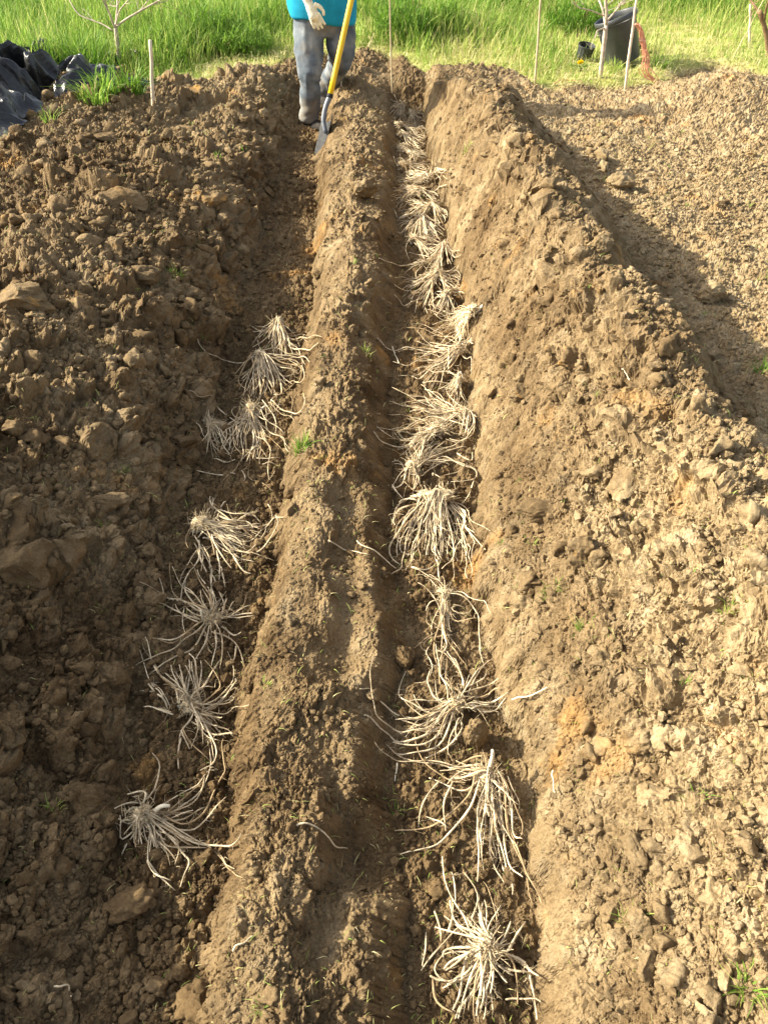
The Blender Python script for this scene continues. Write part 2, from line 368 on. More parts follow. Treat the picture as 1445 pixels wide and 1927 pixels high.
# ------------------------------------------------------------------ clods
def ico(n):
    bm = bmesh.new(); bmesh.ops.create_icosphere(bm, subdivisions=n, radius=1.0)
    V = np.array([v.co[:] for v in bm.verts]); F = np.array([[v.index for v in f.verts] for f in bm.faces]); bm.free(); return V, F
ICO1, ICO2, ICO3, ICO4, ICO5 = ico(1), ico(2), ico(3), ico(4), ico(5)
def clod_mesh(name, base, seed, rough=.16, planes=7):
    V, F = base; r = np.random.default_rng(seed); V = V.copy()
    for _ in range(planes):                       # broken faces
        nrm = r.normal(size=3); nrm /= np.linalg.norm(nrm); dd = r.uniform(.42, .85); e = V @ nrm
        V = V - nrm * np.maximum(e - dd, 0)[:, None] * .96
    p = V * 1.5 + seed * 3.7
    V = V * (1 + rough * 1.4 * n3(p, 1) + rough * n3(p * 2.3, 2) + rough * .55 * n3(p * 5.1, 3) + rough * .4 * np.maximum(n3(p * 10, 4), 0) + rough * .3 * n3(p * 19, 6))[:, None]
    return raw_mesh(name, V, F, True)
def place_clod(o, x, y, s, rot, sink=.3, shape=(1, 1, .75)):
    o.scale = (s * shape[0], s * shape[1], s * shape[2]); o.rotation_euler = rot
    o.location = (x, y, float(height(x, y)) * .4 + float(macro(x, y)) * .6 + s * shape[2] * (1 - sink) * .8)
BIG = [  # pixel, radius px, shape, yaw, tilt, material, label
 (52, 566, 56, (1.25, .8, .62), .5, .25, 'clod_fleck', 'largest rounded brown boulder of soil at the left edge'),
 (118, 392, 40, (.5, 1.15, .3), .5, .6, 'clod_brown', 'long flat slab of soil standing on edge on the left mound'),
 (145, 432, 20, (1, .8, .8), .2, 0, 'clod_orange', 'small orange-faced clod at the foot of the standing slab'),
 (395, 392, 34, (1.1, .8, .7), .3, 0, 'clod_orange', 'orange-flecked clod near the shaded lip of the left trench'),
 (224, 478, 28, (.7, 1.1, .9), .2, .4, 'clod_fleck', 'upright lumpy clod with an orange corner on the left mound'),
 (265, 520, 40, (1.2, .7, .6), .2, .1, 'clod_brown', 'broad clod beside a grass tuft on the left mound'),
 (245, 375, 44, (1.3, .8, .4), .3, .3, 'clod_mid', 'wide smooth spade-cut slab high on the left mound'),
 (365, 186, 26, (1.2, .7, .7), .3, .2, 'clod_orange', 'orange slab at the grass edge beside the short stake'),
 (205, 262, 26, (1.3, .6, .4), .5, .3, 'clod_mid', 'thin tilted slab near the black sheeting'),
 (1083, 452, 24, (1, .9, .9), .2, 0, 'clod_mid', 'round clod on the right mound crest, left one of two neighbours'),
 (1130, 467, 26, (1.1, .7, .7), .7, .3, 'clod_mid', 'leaning flat clod on the right mound crest, right one of two neighbours'),
 (1086, 1042, 37, (.95, 1.05, 1), .3, 0, 'clod_fleck', 'big dark rounded clod standing out on the right mound'),
 (1072, 678, 32, (1.1, .85, .5), .2, .3, 'clod_orange', 'clod with a bright orange top on the right mound'),
 (975, 742, 22, (1, .9, .8), .6, 0, 'clod_fleck', 'dark clod with an orange underside above the right trench wall'),
 (1128, 1000, 20, (1.1, .8, .8), .2, 0, 'clod_orange', 'small orange clod just above the big dark rounded clod'),
 (1020, 958, 42, (1.3, .7, .3), .3, .1, 'clod_tan', 'smooth pale slab pressed flat into the right mound'),
 (1180, 905, 45, (.7, 1.2, .4), -.5, .2, 'clod_mid', 'long brown slab lying down the slope of the right mound'),
 (1205, 1742, 28, (.95, 1.1, 1), .3, .1, 'clod_tan', 'square tan clod beside an upright grass tuft in the foreground'),
 (1197, 1395, 30, (1, .9, .7), .1, 0, 'clod_tan', 'rounded tan clod on the crumbly right bank, nearest the dark gap'),
 (1235, 1500, 30, (.9, 1.1, .7), .8, .2, 'clod_mid', 'dark faceted clod in the middle of the right bank'),
 (1190, 1600, 32, (.8, 1.2, .7), .3, .2, 'clod_mid', 'blocky upright clod below the dark faceted clod on the right bank'),
 (342, 642, 20, (1, .95, .95), .2, 0, 'clod_mid', 'round sunlit clod at the lip of the left trench'),
 (884, 1392, 33, (.8, .6, 1.4), .1, .1, 'clod_fleck', 'tall orange-brown block standing in the right trench between two crowns'),
 (375, 1892, 48, (1.05, .95, .8), .5, 0, 'clod_brown', 'biggest clod at the bottom of the photo, in the left trench'),
 (245, 1700, 46, (1.2, .9, .7), .2, .1, 'clod_brown', 'large shaded clod below the nearest crown of the left trench'),
 (60, 1085, 60, (1.1, .8, .9), .6, 0, 'clod_brown', 'hefty clod with a sunlit cap on the shaded left bank'),
 (18, 1195, 34, (.7, 1.2, .9), .3, .3, 'clod_mid', 'smooth sunlit slab cut off by the left edge of the photo'),
 (205, 948, 36, (1.3, .8, .5), .1, .2, 'clod_fleck', 'flat shaded slab with a dark hollow below it on the left bank'),
 (688, 362, 30, (1, .8, .8), .2, 0, 'clod_mid', 'clod sitting on the middle ridge beside a dark hollow'),
 (1340, 556, 28, (1.1, .8, .8), .4, 0, 'clod_brown', 'dark shaded clod past the foot of the right mound'),
 (1165, 352, 26, (1.2, .8, .7), .2, 0, 'clod_mid', 'clod half in shadow at the start of the flat bed'),
 (1010, 1850, 30, (1.1, .9, .8), .3, 0, 'clod_brown', 'shaded clod against the right trench wall beside the nearest crown'),
 (470, 1290, 16, (1, 1, .9), .3, 0, 'clod_tan', 'small sunlit clod jutting from the left side of the ridge'),
 (760, 1235, 24, (.8, 1.1, .9), .3, 0, 'clod_mid', 'crumbly lump at the right rim of the ridge beside a footprint'),
]
for i, (u, v, rp, shp, yaw, tilt, mt, lab) in enumerate(BIG):
    p = hit(u, v + rp * .3)[0]; s = rp * (p[1] * CP + (1.75 - p[2]) * SP) / FPX
    o = link('soil_clod', clod_mesh('soil_clod', ICO5, 100 + i, .15, 9), M[mt] or clodmat(float(dryness(p[0], p[1])) + rng.uniform(-.12, .08))); place_clod(o, p[0], p[1], s, (tilt, tilt * .4, yaw), .25, shp)
    tag(o, lab, 'clod', 'large clods of soil')
protos = [clod_mesh('soil_clod', ICO4, 200 + i, .17, 7) for i in range(14)]
def scatter_clods(n, box, ok, rmin, rmax, mats, label, group):
    c = 0
    while c < n:
        u, v = rng.uniform(box[0], box[2]), rng.uniform(box[1], box[3]); p = hit(u, v)[0]
        if not ok(*p): continue
        me = protos[int(rng.integers(len(protos)))]; o = bpy.data.objects.new('soil_clod', me); COL.objects.link(o)
        if not me.materials: me.materials.append(CLODS[0][1])
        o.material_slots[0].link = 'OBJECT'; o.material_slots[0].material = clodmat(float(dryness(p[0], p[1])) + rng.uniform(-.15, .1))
        s = rmin * (rmax / rmin) ** (rng.random() ** 1.6)
        place_clod(o, p[0], p[1], s, tuple(rng.uniform(-.5, .5, 2)) + (rng.uniform(0, 6.3),), rng.uniform(.15, .45), (rng.uniform(.8, 1.25), rng.uniform(.75, 1.1), rng.uniform(.6, .95)))
        tag(o, label, 'clod', group); c += 1
inb = lambda x, y: bedmask(x, y) < .2
scatter_clods(70, (0, 280, 470, 900), lambda x, y, z: inb(x, y) and x < kx('A', y) - .05, .018, .05, ['clod_brown', 'clod_mid', 'clod_brown', 'clod_fleck'], 'rough brown clod among those littering the sunlit left mound', 'clods on the left mound')
scatter_clods(70, (-40, 950, 330, 1925), lambda x, y, z: x < kx('A', y) + .03, .012, .032, ['clod_brown', 'clod_brown', 'clod_mid'], 'dark clod among those on the shaded bank left of the trench', 'clods on the shaded left bank')
scatter_clods(28, (230, 1500, 430, 1925), lambda x, y, z: kx('A', y) < x < kx('B', y), .012, .03, ['clod_brown', 'clod_mid'], 'dark clod among those on the near floor of the left trench', 'clods on the left trench floor')
scatter_clods(30, (740, 1080, 1000, 1925), lambda x, y, z: kx('E', y) < x < kx('F', y), .010, .027, ['clod_brown', 'clod_mid'], 'brown clod among those on the near floor of the right trench', 'clods on the right trench floor')
scatter_clods(62, (950, 640, 1460, 1925), lambda x, y, z: x > kx('G', y) + .06, .011, .03, ['clod_tan', 'clod_tan', 'clod_tan'], 'tan clod among those scattered over the sunny right mound', 'clods on the right mound')

# crumbs too many to count
def scatter_mesh(base_list, P, S, seed, dry):
    r = np.random.default_rng(seed); Vs = []; Fs = []; Ds = []; n = 0; which = r.integers(len(base_list), size=len(P))
    for w, (bV, bF) in enumerate(base_list):
        q = np.nonzero(which == w)[0]; a = r.uniform(0, 6.28, len(q)); b = r.uniform(-.6, .6, len(q)); sc = S[q][:, None, None] * np.stack([r.uniform(.75, 1.3, len(q)), r.uniform(.7, 1.1, len(q)), r.uniform(.6, .95, len(q))], -1)[:, None]
        V = bV[None] * sc; y1 = V[..., 1] * np.cos(b)[:, None] - V[..., 2] * np.sin(b)[:, None]; z1 = V[..., 1] * np.sin(b)[:, None] + V[..., 2] * np.cos(b)[:, None]
        x2 = V[..., 0] * np.cos(a)[:, None] - y1 * np.sin(a)[:, None]; y2 = V[..., 0] * np.sin(a)[:, None] + y1 * np.cos(a)[:, None]
        V = np.stack([x2, y2, z1], -1) + P[q][:, None]; Vs.append(V.reshape(-1, 3)); Ds.append(np.repeat(dry[q], len(bV))); Fs.append((bF[None] + (np.arange(len(q)) * len(bV))[:, None, None] + n).reshape(-1, bF.shape[1])); n += len(q) * len(bV)
    return np.concatenate(Vs), np.concatenate(Fs), np.concatenate(Ds)
def crumb_bases(k, base, s0):
    out = []
    for i in range(k):
        me = clod_mesh('t', base, s0 + i, .24 if len(base[0]) < 100 else .34, 6); F = base[1]; out.append((vcos(me), F)); bpy.data.meshes.remove(me)
    return out
def crumbs(name, n, cond, rlo, rhi, mat, base, seed, label, ymax=5.5):
    y = .35 + (ymax - .35) * rng.random(n * 2) ** 1.5; x = rng.uniform(-1, 1, n * 2) * (0.56 * (y * CP + 1.75 * SP)); keep = cond(x, y) & (bedmask(x, y) < .3); x, y = x[keep][:n], y[keep][:n]
    clump = .5 + .5 * fbm(x * 6, y * 6, 3, seed); k2 = rng.random(len(x)) < np.clip(clump * 1.7 - .25, .12, 1); x, y = x[k2], y[k2]
    S = rlo * (rhi / rlo) ** (rng.random(len(x)) ** 3.2) * (1 + .12 * y)
    P = np.stack([x, y, height(x, y) + S * .25], -1)
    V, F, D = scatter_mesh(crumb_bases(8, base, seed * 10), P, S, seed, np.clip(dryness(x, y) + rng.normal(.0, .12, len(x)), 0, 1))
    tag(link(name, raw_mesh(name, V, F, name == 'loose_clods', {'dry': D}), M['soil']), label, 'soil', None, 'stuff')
crumbs('soil_crumbs', 60000, lambda x, y: x < kx('B', y) + .02, .0025, .016, None, ICO1, 5, 'loose dark crumbs of soil over the left bank and trench')
crumbs('soil_crumbs', 90000, lambda x, y: (x > kx('G', y) + .03), .0022, .013, None, ICO1, 6, 'loose pale crumbs of soil over the right mound')
crumbs('soil_crumbs', 40000, lambda x, y: (x > kx('B', y)) & (x < kx('E', y) + .05), .0022, .010, None, ICO1, 7, 'loose crumbs of soil along the middle ridge')
crumbs('soil_crumbs', 9000, lambda x, y: (x > kx('E', y)) & (x < kx('F', y) + .03), .003, .011, None, ICO1, 8, 'loose crumbs of soil on the floor of the right trench')

crumbs('loose_clods', 2000, lambda x, y: x < kx('A', y) + .02, .011, .034, None, ICO3, 15, 'smaller broken clods covering the left mound and bank', 6.2)
crumbs('loose_clods', 2600, lambda x, y: (x > kx('G', y) + .04) & (x < 1.5), .009, .030, None, ICO3, 16, 'smaller broken clods covering the right mound', 6.2)
crumbs('soil_crumbs', 14000, lambda x, y: (x > kx('G', y) + .3) & (y > 3.5), .003, .010, None, ICO2, 9, 'loose pale crumbs of soil over the flat bed', 7.2)
crumbs('loose_clods', 700, lambda x, y: (x > kx('B', y)) & (x < kx('F', y)), .008, .022, None, ICO3, 17, 'smaller broken clods on the ridge and in the right trench', 6.2)
# ------------------------------------------------------------------ grass, straw, weeds
def blades(P, H, W, lean, ang, tint, seg=4, droop=.5):
    """many grass blades at once: a curved strip each"""
    n = len(P); t = np.linspace(0, 1, seg)[None, :, None]; d = np.stack([np.cos(ang), np.sin(ang), 0 * ang], -1)[:, None]
    C = P[:, None] + np.array([0, 0, 1.0]) * (H[:, None, None] * (t - droop * lean[:, None, None] * t ** 2.2)) + d * (H * lean)[:, None, None] * t ** 1.7
    a2 = ang + rng.uniform(.9, 2.2, n); s = np.stack([np.cos(a2), np.sin(a2), 0 * a2], -1)[:, None] * (W[:, None, None] * np.array([1, .85, .6, .08])[None, :seg, None] if seg == 4 else W[:, None, None])
    V = np.stack([C - s, C + s], 2).reshape(-1, 3); i = (np.arange(n) * seg * 2)[:, None] + (np.arange(seg - 1) * 2)[None]; i = i.ravel()
    return V, np.stack([i, i + 1, i + 3, i + 2], -1), np.repeat(tint, seg * 2)
def meadow():
    n = 120000; y = 6.9 + 6.6 * rng.random(n) ** 1.25; x = rng.uniform(-1, 1, n) * (.62 * y)
    g = bedmask(x, y); lush = sstep(.15, 1.35, (y - np.interp(x, BP[:, 0], BP[:, 1])) + .8 * fbm(x * 1.5, y * 1.5, 3, 401))
    lush *= 1 - .7 * sstep(.9, 1.7, x) * (1 - sstep(8.8, 10, y))
    pat = .5 + .5 * fbm(x * 1.7, y * 1.7, 3, 402)
    k = (g > .75) & (rng.random(n) < .25 + .75 * lush); x, y, lush, pat = x[k], y[k], lush[k], pat[k]; n = len(x)
    H = (.05 + .07 * rng.random(n)) * (1 - lush) + lush * (.14 + .26 * rng.random(n)) * (.6 + .8 * pat); W = .0022 + .0035 * lush * rng.random(n) + .001
    tint = np.clip(.50 - .30 * lush * pat + .25 * rng.normal(size=n) + (1 - lush) * .25 + .25 * fbm(x * 1.3, y * 1.3, 2, 409), 0, 1)
    P = np.stack([x, y, height(x, y) - .01], -1)
    V, F, T = blades(P, H, W, rng.uniform(.1, .8, n), rng.uniform(0, 6.28, n), tint)
    tag(link('meadow_grass', raw_mesh('meadow_grass', V, F, True, {'tint': T}), M['grass']), 'tall bright green meadow grass behind the dug bed', 'grass', None, 'stuff')
    # dry cut hay between meadow and bed
    n = 16000; y = 6.6 + 3.0 * rng.random(n); x = rng.uniform(-1, 1, n) * (.62 * y); yb = np.interp(x, BP[:, 0], BP[:, 1]); dd = y - yb
    k = (dd > -.05) & (dd < 1.1) & (rng.random(n) < np.clip(1.05 - dd * .9 + .5 * fbm(x * 2, y * 2, 2, 404), 0, 1)); x, y = x[k], y[k]; n = len(x)
    V, F, T = blades(np.stack([x, y, height(x, y) + .004 + .03 * rng.random(n)], -1), .05 + .10 * rng.random(n), .0015 + .0015 * rng.random(n), rng.uniform(.9, 1.0, n), rng.uniform(0, 6.28, n), np.clip(.7 + .25 * rng.normal(size=n), 0, 1), droop=1.0)
    tag(link('cut_hay', raw_mesh('cut_hay', V, F, True, {'tint': T}), M['straw']), 'dry yellow cut grass lying along the edge of the bed', 'hay', None, 'stuff')
meadow()
def litter():
    n = 9000; y = .38 + 6.4 * rng.random(n) ** 1.35; x = rng.uniform(-1, 1, n) * (0.54 * (y * CP + 1.75 * SP)); k = bedmask(x, y) < .5
    k &= rng.random(n) < np.clip(.15 + 1.3 * (.5 + .5 * fbm(x * 4, y * 4, 3, 405)) - .3, .06, 1); x, y = x[k], y[k]; n = len(x)
    V, F, T = blades(np.stack([x, y, height(x, y) + .004], -1), (.008 + .028 * rng.random(n) ** 2) * (1 + .09 * y), (.0005 + .0006 * rng.random(n)) * (1 + .12 * y), rng.uniform(.75, 1.05, n), rng.uniform(0, 6.28, n), np.clip(.38 + .33 * rng.normal(size=n), 0, 1), droop=.85)
    tag(link('straw_litter', raw_mesh('straw_litter', V, F, True, {'tint': T}), M['straw']), 'bits of straw and torn grass strewn over the soil', 'straw', None, 'stuff')
litter()
TUFTS = [  # px, height px, blades, tint, label (None: one of the small alike ones)
 (568, 838, 40, 70, .25, 'bright green grass tuft on the left side of the ridge'), (333, 520, 26, 30, .3, 'green sprig on the left mound beside the broad clod'),
 (464, 308, 18, 22, .25, 'small green sprig at the far lip of the left trench, right of its twin'), (413, 312, 16, 20, .3, 'small green sprig at the far lip of the left trench, left of its twin'),
 (378, 630, 24, 26, .2, 'dark green tuft in shade beside the round sunlit clod'), (1036, 1110, 32, 50, .45, 'pale green tuft below the big dark rounded clod'),
 (1095, 1184, 34, 45, .35, 'thin green tuft on the right mound, lower of a near pair'), (1405, 1845, 60, 60, .45, 'large straggly tuft in the bottom right corner'),
 (1182, 1722, 50, 26, .7, 'upright yellow-green tuft against the square tan clod'), (1296, 1515, 34, 45, .45, 'wispy green tuft in the middle of the right bank'),
 (1428, 692, 36, 40, .3, 'shaded green tuft at the right edge of the photo'), (235, 890, 22, 22, .3, 'tiny green tuft on the left bank above the flat shaded slab'),
 (205, 992, 30, 18, .4, 'green stalk with a dry head below the flat shaded slab'), (110, 1525, 36, 24, .6, 'dry grassy tuft hanging on the shaded left bank'),
 (690, 662, 22, 30, .7, 'yellowish tuft on the crest of the ridge'), (875, 288, 26, 30, .65, 'straw-coloured tuft high on the right trench wall'),
 (742, 1520, 26, 16, .3, 'green leafy sprig lying in the right trench'), (500, 1285, 24, 20, .65, 'pale tuft on the left rim of the ridge'),
 (1370, 1150, 34, 36, .6, 'pale dry tuft near the right edge above the sunny bank'), (490, 1890, 30, 20, .35, 'green sprig at the near end of the ridge'),
 (180, 180, 70, 60, .35, 'tall spiky green clump beside the black sheeting'), (95, 225, 42, 24, .5, 'yellow-green tuft in front of the black sheeting'), (25, 262, 32, 22, .6, 'short pale tuft at the left edge below the black sheeting'),
 (205, 165, 62, 60, .15, 'blue-green daffodil-like leaves left of the left sapling'), (250, 160, 66, 60, .15, 'blue-green daffodil-like leaves right of the left sapling'),
 (1155, 128, 34, 60, .6, 'yellowing clump between the right sapling and the big pot'), (1235, 120, 40, 40, .3, 'green weeds right of the orange twine')]
def tuft(u, v, hp, nb, tnt, label, group=None, thick=1.0):
    p = hit(u, v + hp * .3)[0]; sc = (p[1] * CP + 1.75 * SP) / FPX; h = hp * sc * .95; n = nb
    r = h * .28 * np.sqrt(rng.random(n)); a = rng.uniform(0, 6.28, n); x = p[0] + r * np.cos(a) * 1.4; y = p[1] + r * np.sin(a)
    base = np.stack([x, y, height(x, y) - .004], -1); o0 = np.array([p[0], p[1], float(height(p[0], p[1]))])
    V, F, T = blades(base - o0, h * rng.uniform(.45, 1.1, n), h * rng.uniform(.012, .03, n) * thick + .0004, rng.uniform(.2, 1.0, n), a + rng.normal(0, .8, n), np.clip(tnt + .18 * rng.normal(size=n), 0, 1))
    o = link('grass_tuft', raw_mesh('grass_tuft', V, F, True, {'tint': T}), M['grass'], None, tuple(o0)); return tag(o, label, 'grass tuft', group or 'grass tufts in the soil')
for t in TUFTS: tuft(*t, thick=1.3 if t[1] < 200 else 1)
for k in range(130):
    u, v = (rng.uniform(0, 1445) if k % 2 else rng.uniform(950, 1445)), rng.uniform(230, 1900); p = hit(u, v)[0]
    if bedmask(p[0], p[1]) < .3: tuft(u, v, rng.uniform(8, 22), int(rng.integers(4, 12)), rng.uniform(.25, .8), 'tiny sprig of grass poking out of the bare soil', 'tiny grass sprigs in the soil')
# ------------------------------------------------------------------ asparagus crowns
# each: (crop origin x, y, zoom), head, [roots as x,y lists], extra fans (from deg, to deg, count, len lo, len hi), buds, n copies of drawn roots, label
Z2, Z3, Z8, Z6, Z7 = (200, 930, 3.6125), (180, 1250, 3.6125), (700, 1600, 3.6125), (640, 900, 3.6125), (640, 1200, 3.44)
Z1, Z5, Z4 = (300, 580, 3.6125), (660, 600, 4.8167), (640, 180, 4.19)
CR = []
def crown(z, head, roots, fans=(), buds=(), extra=10, label='', size=1.0, spread=(0, 0)):
    CR.append((z, head, roots, fans, buds, extra, label, size, spread))
crown(Z7, (935, 960), ['930,960 780,990 690,990 570,880 480,700 490,550 535,460', '930,900 760,890 620,860 490,845 360,825 270,780 200,720', '910,970 830,1060 720,1170 600,1245 470,1280 340,1270',
 '915,990 850,1130 720,1270 600,1370 510,1410 385,1420', '900,1080 890,1230 880,1400 875,1630', '960,1000 970,1200 965,1400 990,1520 1040,1640', '985,1000 1000,1250 1040,1480 1100,1590 1105,1690', '1000,980 1030,1200 1060,1340 1090,1500 1165,1600',
 '1010,970 1060,1150 1090,1350 1170,1510 1210,1650 1250,1740', '1020,960 1080,1100 1110,1300 1130,1350 1165,1355', '1010,960 1050,1100 1120,1370 1200,1540 1260,1620 1330,1745', '1040,970 1090,1100 1130,1180 1165,1270 1160,1330', '900,980 800,1050 690,1020 570,950',
 '720,1000 670,1100 665,1180 680,1280', '640,990 560,1050 520,1150 505,1250', '690,1270 620,1210 555,1175', '900,920 800,880 700,900 640,900', '920,870 850,840 760,860', '930,980 920,1120 950,1200', '900,900 780,860 640,850 520,845', '970,990 985,1150 1010,1300 1040,1420 1080,1560'],
 [(150, 185, 6, 150, 330), (255, 300, 8, 180, 500)], ['930,960 960,860 985,770 985,730', '945,900 970,830 985,760'], 10, 'sunlit crown with a tall white shoot and long straight roots trailing down-right')
crown(Z7, (745, 490), ['720,480 600,440 570,380 560,330 580,240', '710,500 560,520 450,460 380,410 370,360 410,290 440,210', '710,510 580,550 470,580 330,520 250,440 200,360 120,350', '710,520 600,570 520,620 400,580 330,510', '700,540 600,630 470,670 370,660 240,550 210,450 185,260 205,190',
 '700,550 600,650 500,710 380,710 290,630 200,540 155,510', '700,560 640,680 540,740 400,740 340,725', '720,560 660,700 570,780 420,790 350,760', '740,560 730,650 690,720 690,820', '770,560 780,620 740,700 650,770 550,810', '720,480 680,400 640,320 625,230 610,100', '720,440 640,330 660,170 670,60',
 '760,420 780,330 760,220 720,170 620,100', '790,420 850,330 930,200 960,170', '800,420 900,330 940,270', '800,420 900,380 1000,350 1050,290', '820,440 950,420 1040,370 1070,345', '820,470 960,470 1060,420 1105,375', '820,490 930,530 1020,510 1090,420', '820,480 940,490 1040,480', '820,500 900,540 960,600', '690,460 590,465 440,455', '710,500 620,590 560,680 460,690'],
 [(185, 240, 10, 180, 420)], ['720,490 735,430 770,385', '825,450 860,440 895,452'], 10, 'wide two-lobed crown just above the tall orange-brown block, roots sweeping left')
crown(Z6, (700, 830), ['690,800 620,740 540,690 480,660', '670,850 600,820 520,785', '660,860 600,900 580,940', '720,850 850,850 990,865 1020,900 1045,950', '740,860 840,880 920,940 970,1000 960,1100 950,1200 975,1290', '690,870 640,960 620,1050 610,1160', '680,880 670,1000 650,1100 640,1250 660,1380 670,1445', '700,880 690,1050 710,1180 680,1260 655,1340',
 '700,900 710,1100 760,1210 850,1330', '720,880 740,960 790,1020 880,1030 930,1015', '650,1080 570,1140 500,1180', '700,880 730,1000 745,1090', '690,890 680,1020 690,1150', '700,900 720,1000 700,1100 600,1130 560,1160', '690,1180 760,1290 810,1390 820,1450', '600,1170 580,1230 620,1330 600,1430'], [(255, 290, 8, 120, 320)], (), 4, 'narrow crown with one root bent sharply to the right wall', .8)
crown(Z6, (640, 195), ['560,210 480,270 430,330 390,450 390,550', '540,220 400,280 360,330 370,380', '530,230 440,370 340,470 340,550 410,610', '570,230 520,400 500,560 440,660', '560,230 450,420 430,560 420,640 300,690', '600,230 600,350 630,450 660,600 650,680', '610,230 660,350 680,480 680,600', '620,230 640,400 620,550 640,620', '590,240 540,380 530,500 470,600',
 '690,220 770,300 790,420 770,560 770,700 730,775', '700,210 800,320 850,420 850,600 910,720', '710,210 830,330 890,450 910,600 915,740', '720,200 850,330 920,420 940,560', '730,200 830,270 870,360 990,495', '890,320 840,430 790,500 760,600 680,690', '650,230 730,380 740,480 720,540', '520,200 430,180 400,230', '560,200 500,160 430,180 380,250 350,350',
 '680,190 690,120 690,60', '700,190 720,120 730,60', '650,180 660,130 680,90', '610,190 590,140 570,120', '640,620 650,680 665,760', '480,650 560,690 640,650', '560,230 500,360 470,480', '640,230 640,330 600,450 590,560', '660,230 700,330 700,450 690,560'],
 [(235, 300, 26, 250, 420)], (), 16, 'densest cream crown with a shaggy skirt of roots, halfway down the right trench', 1.2, (70, 0))
crown(Z8, (760, 740), ['740,730 680,660 620,520 560,400 490,270 470,90', '560,400 550,270 530,200', '330,840 400,740 520,630 620,530 680,460', '760,720 700,680 560,610 420,565', '360,590 355,740 335,830', '720,700 640,640 650,520 700,420 710,320 610,230', '760,700 740,580 720,450 720,330', '780,700 830,600 840,470 790,300 750,230', '800,720 860,690 920,570 930,520', '880,760 920,740 950,640 1030,530',
 '800,740 930,770 1020,830 1060,930 1120,1040 1140,1180', '930,770 1050,840 1200,860', '880,850 1000,880 1130,880', '890,1050 960,1030 1060,1045 1195,1050', '740,740 560,710 470,730 480,760', '720,760 600,720 470,740', '730,770 560,790 480,850', '720,790 600,800 490,860', '710,800 560,900 500,940 430,880 420,820 480,730', '700,850 620,900 540,940 470,975', '390,870 450,910 500,930', '410,890 410,1000 450,1090 540,1140',
 '740,760 690,900 680,1050 690,1180', '720,770 650,930 600,1060 560,1170', '700,800 590,990 540,1130', '740,800 740,950 710,1100 700,1150', '710,870 770,1000 760,1120 745,1180', '770,780 810,850 800,960 780,1040', '760,780 700,950 620,1060 580,1160', '760,700 700,620 690,500 690,400', '740,690 660,620 560,560 520,400', '420,440 450,540 460,650', '510,600 540,500 545,400'],
 [(240, 300, 12, 150, 380), (80, 125, 10, 150, 400)], (), 12, 'nearest crown at the bottom of the right trench with thick curled roots', 1.25)
crown(Z3, (345, 1085), ['400,1000 430,930 440,830 460,760 450,720 415,705', '400,1020 380,940 310,935 230,940', '330,1010 310,985 240,990 170,1020 125,1060', '420,1040 520,970 650,880 720,840 780,780 840,760', '430,1050 560,1000 680,900 760,830 800,690', '440,1060 560,1040 640,960 740,880 790,740 780,590', '440,1080 560,1110 700,1030 770,990', '450,1090 620,1140 750,1060 810,930 900,800 910,740 870,620 880,560',
 '440,1100 600,1160 730,1130 820,1050 900,930', '430,1100 560,1200 700,1240 900,1275 990,1240 1060,1165', '420,1110 620,1210 780,1280 900,1380 980,1440 1050,1490', '780,1280 880,1340 930,1400 985,1420', '400,1130 520,1230 600,1330 650,1370 640,1470 600,1570', '390,1150 480,1290 560,1360', '380,1160 440,1310', '360,1150 370,1300 380,1420 450,1490 535,1525', '370,1380 450,1480 550,1565', '340,1150 340,1290',
 '320,1140 290,1280', '300,1130 240,1230 190,1310', '290,1120 200,1250 190,1180 150,1090', '280,1120 200,1130 160,1160', '300,1060 230,1070', '430,1120 480,1250 530,1300 680,1280 800,1270', '430,1070 560,1060 700,1050'],
 [(295, 345, 7, 150, 380), (235, 275, 6, 100, 200)], ['390,1030 410,995 450,965 505,962', '330,1140 345,1130 365,1120'], 8, 'nearest crown in the left trench, lying alone with a curved white bud')
crown(Z3, (660, 345), ['600,320 540,220 450,110 390,10 330,-70 290,-116', '610,310 560,230 480,130 400,20 340,-100 327,-136', '520,330 460,260 400,180 350,60 300,-20 287,-60', '530,370 460,290 390,230 310,205', '420,260 380,190 355,165', '530,380 440,365 345,345', '640,310 620,200 590,110 580,40', '660,310 650,150 640,-10', '670,310 680,150 660,20', '690,300 720,200 730,80 720,0', '700,310 760,200 770,130 870,-10', '710,320 760,310 850,250 870,180 820,100 755,25',
 '720,330 840,310 920,200 945,60 905,-50', '740,340 860,300 960,260 1000,250', '740,350 870,340 960,280 1000,260', '720,380 880,390 970,350 1080,300', '710,390 830,430 880,440', '700,400 800,450 900,490 970,500', '700,420 780,510 850,540 960,510 980,535', '690,430 760,480 800,560 810,690', '700,440 760,540 860,560', '670,380 670,450 600,500 580,570', '610,510 660,600 760,670 790,690', '600,520 650,620', '600,560 580,640 575,740', '740,350 820,340 1000,160 1020,150', '700,320 700,180 690,40 650,-10', '620,330 580,200 530,80 520,40', '680,420 770,500 830,640 800,760 730,800'],
 [(70, 140, 10, 150, 330), (300, 350, 8, 150, 300)], ['525,300 535,325 545,345', '640,330 590,310 560,280'], 8, 'bushy grey crown second from the near end of the left trench')
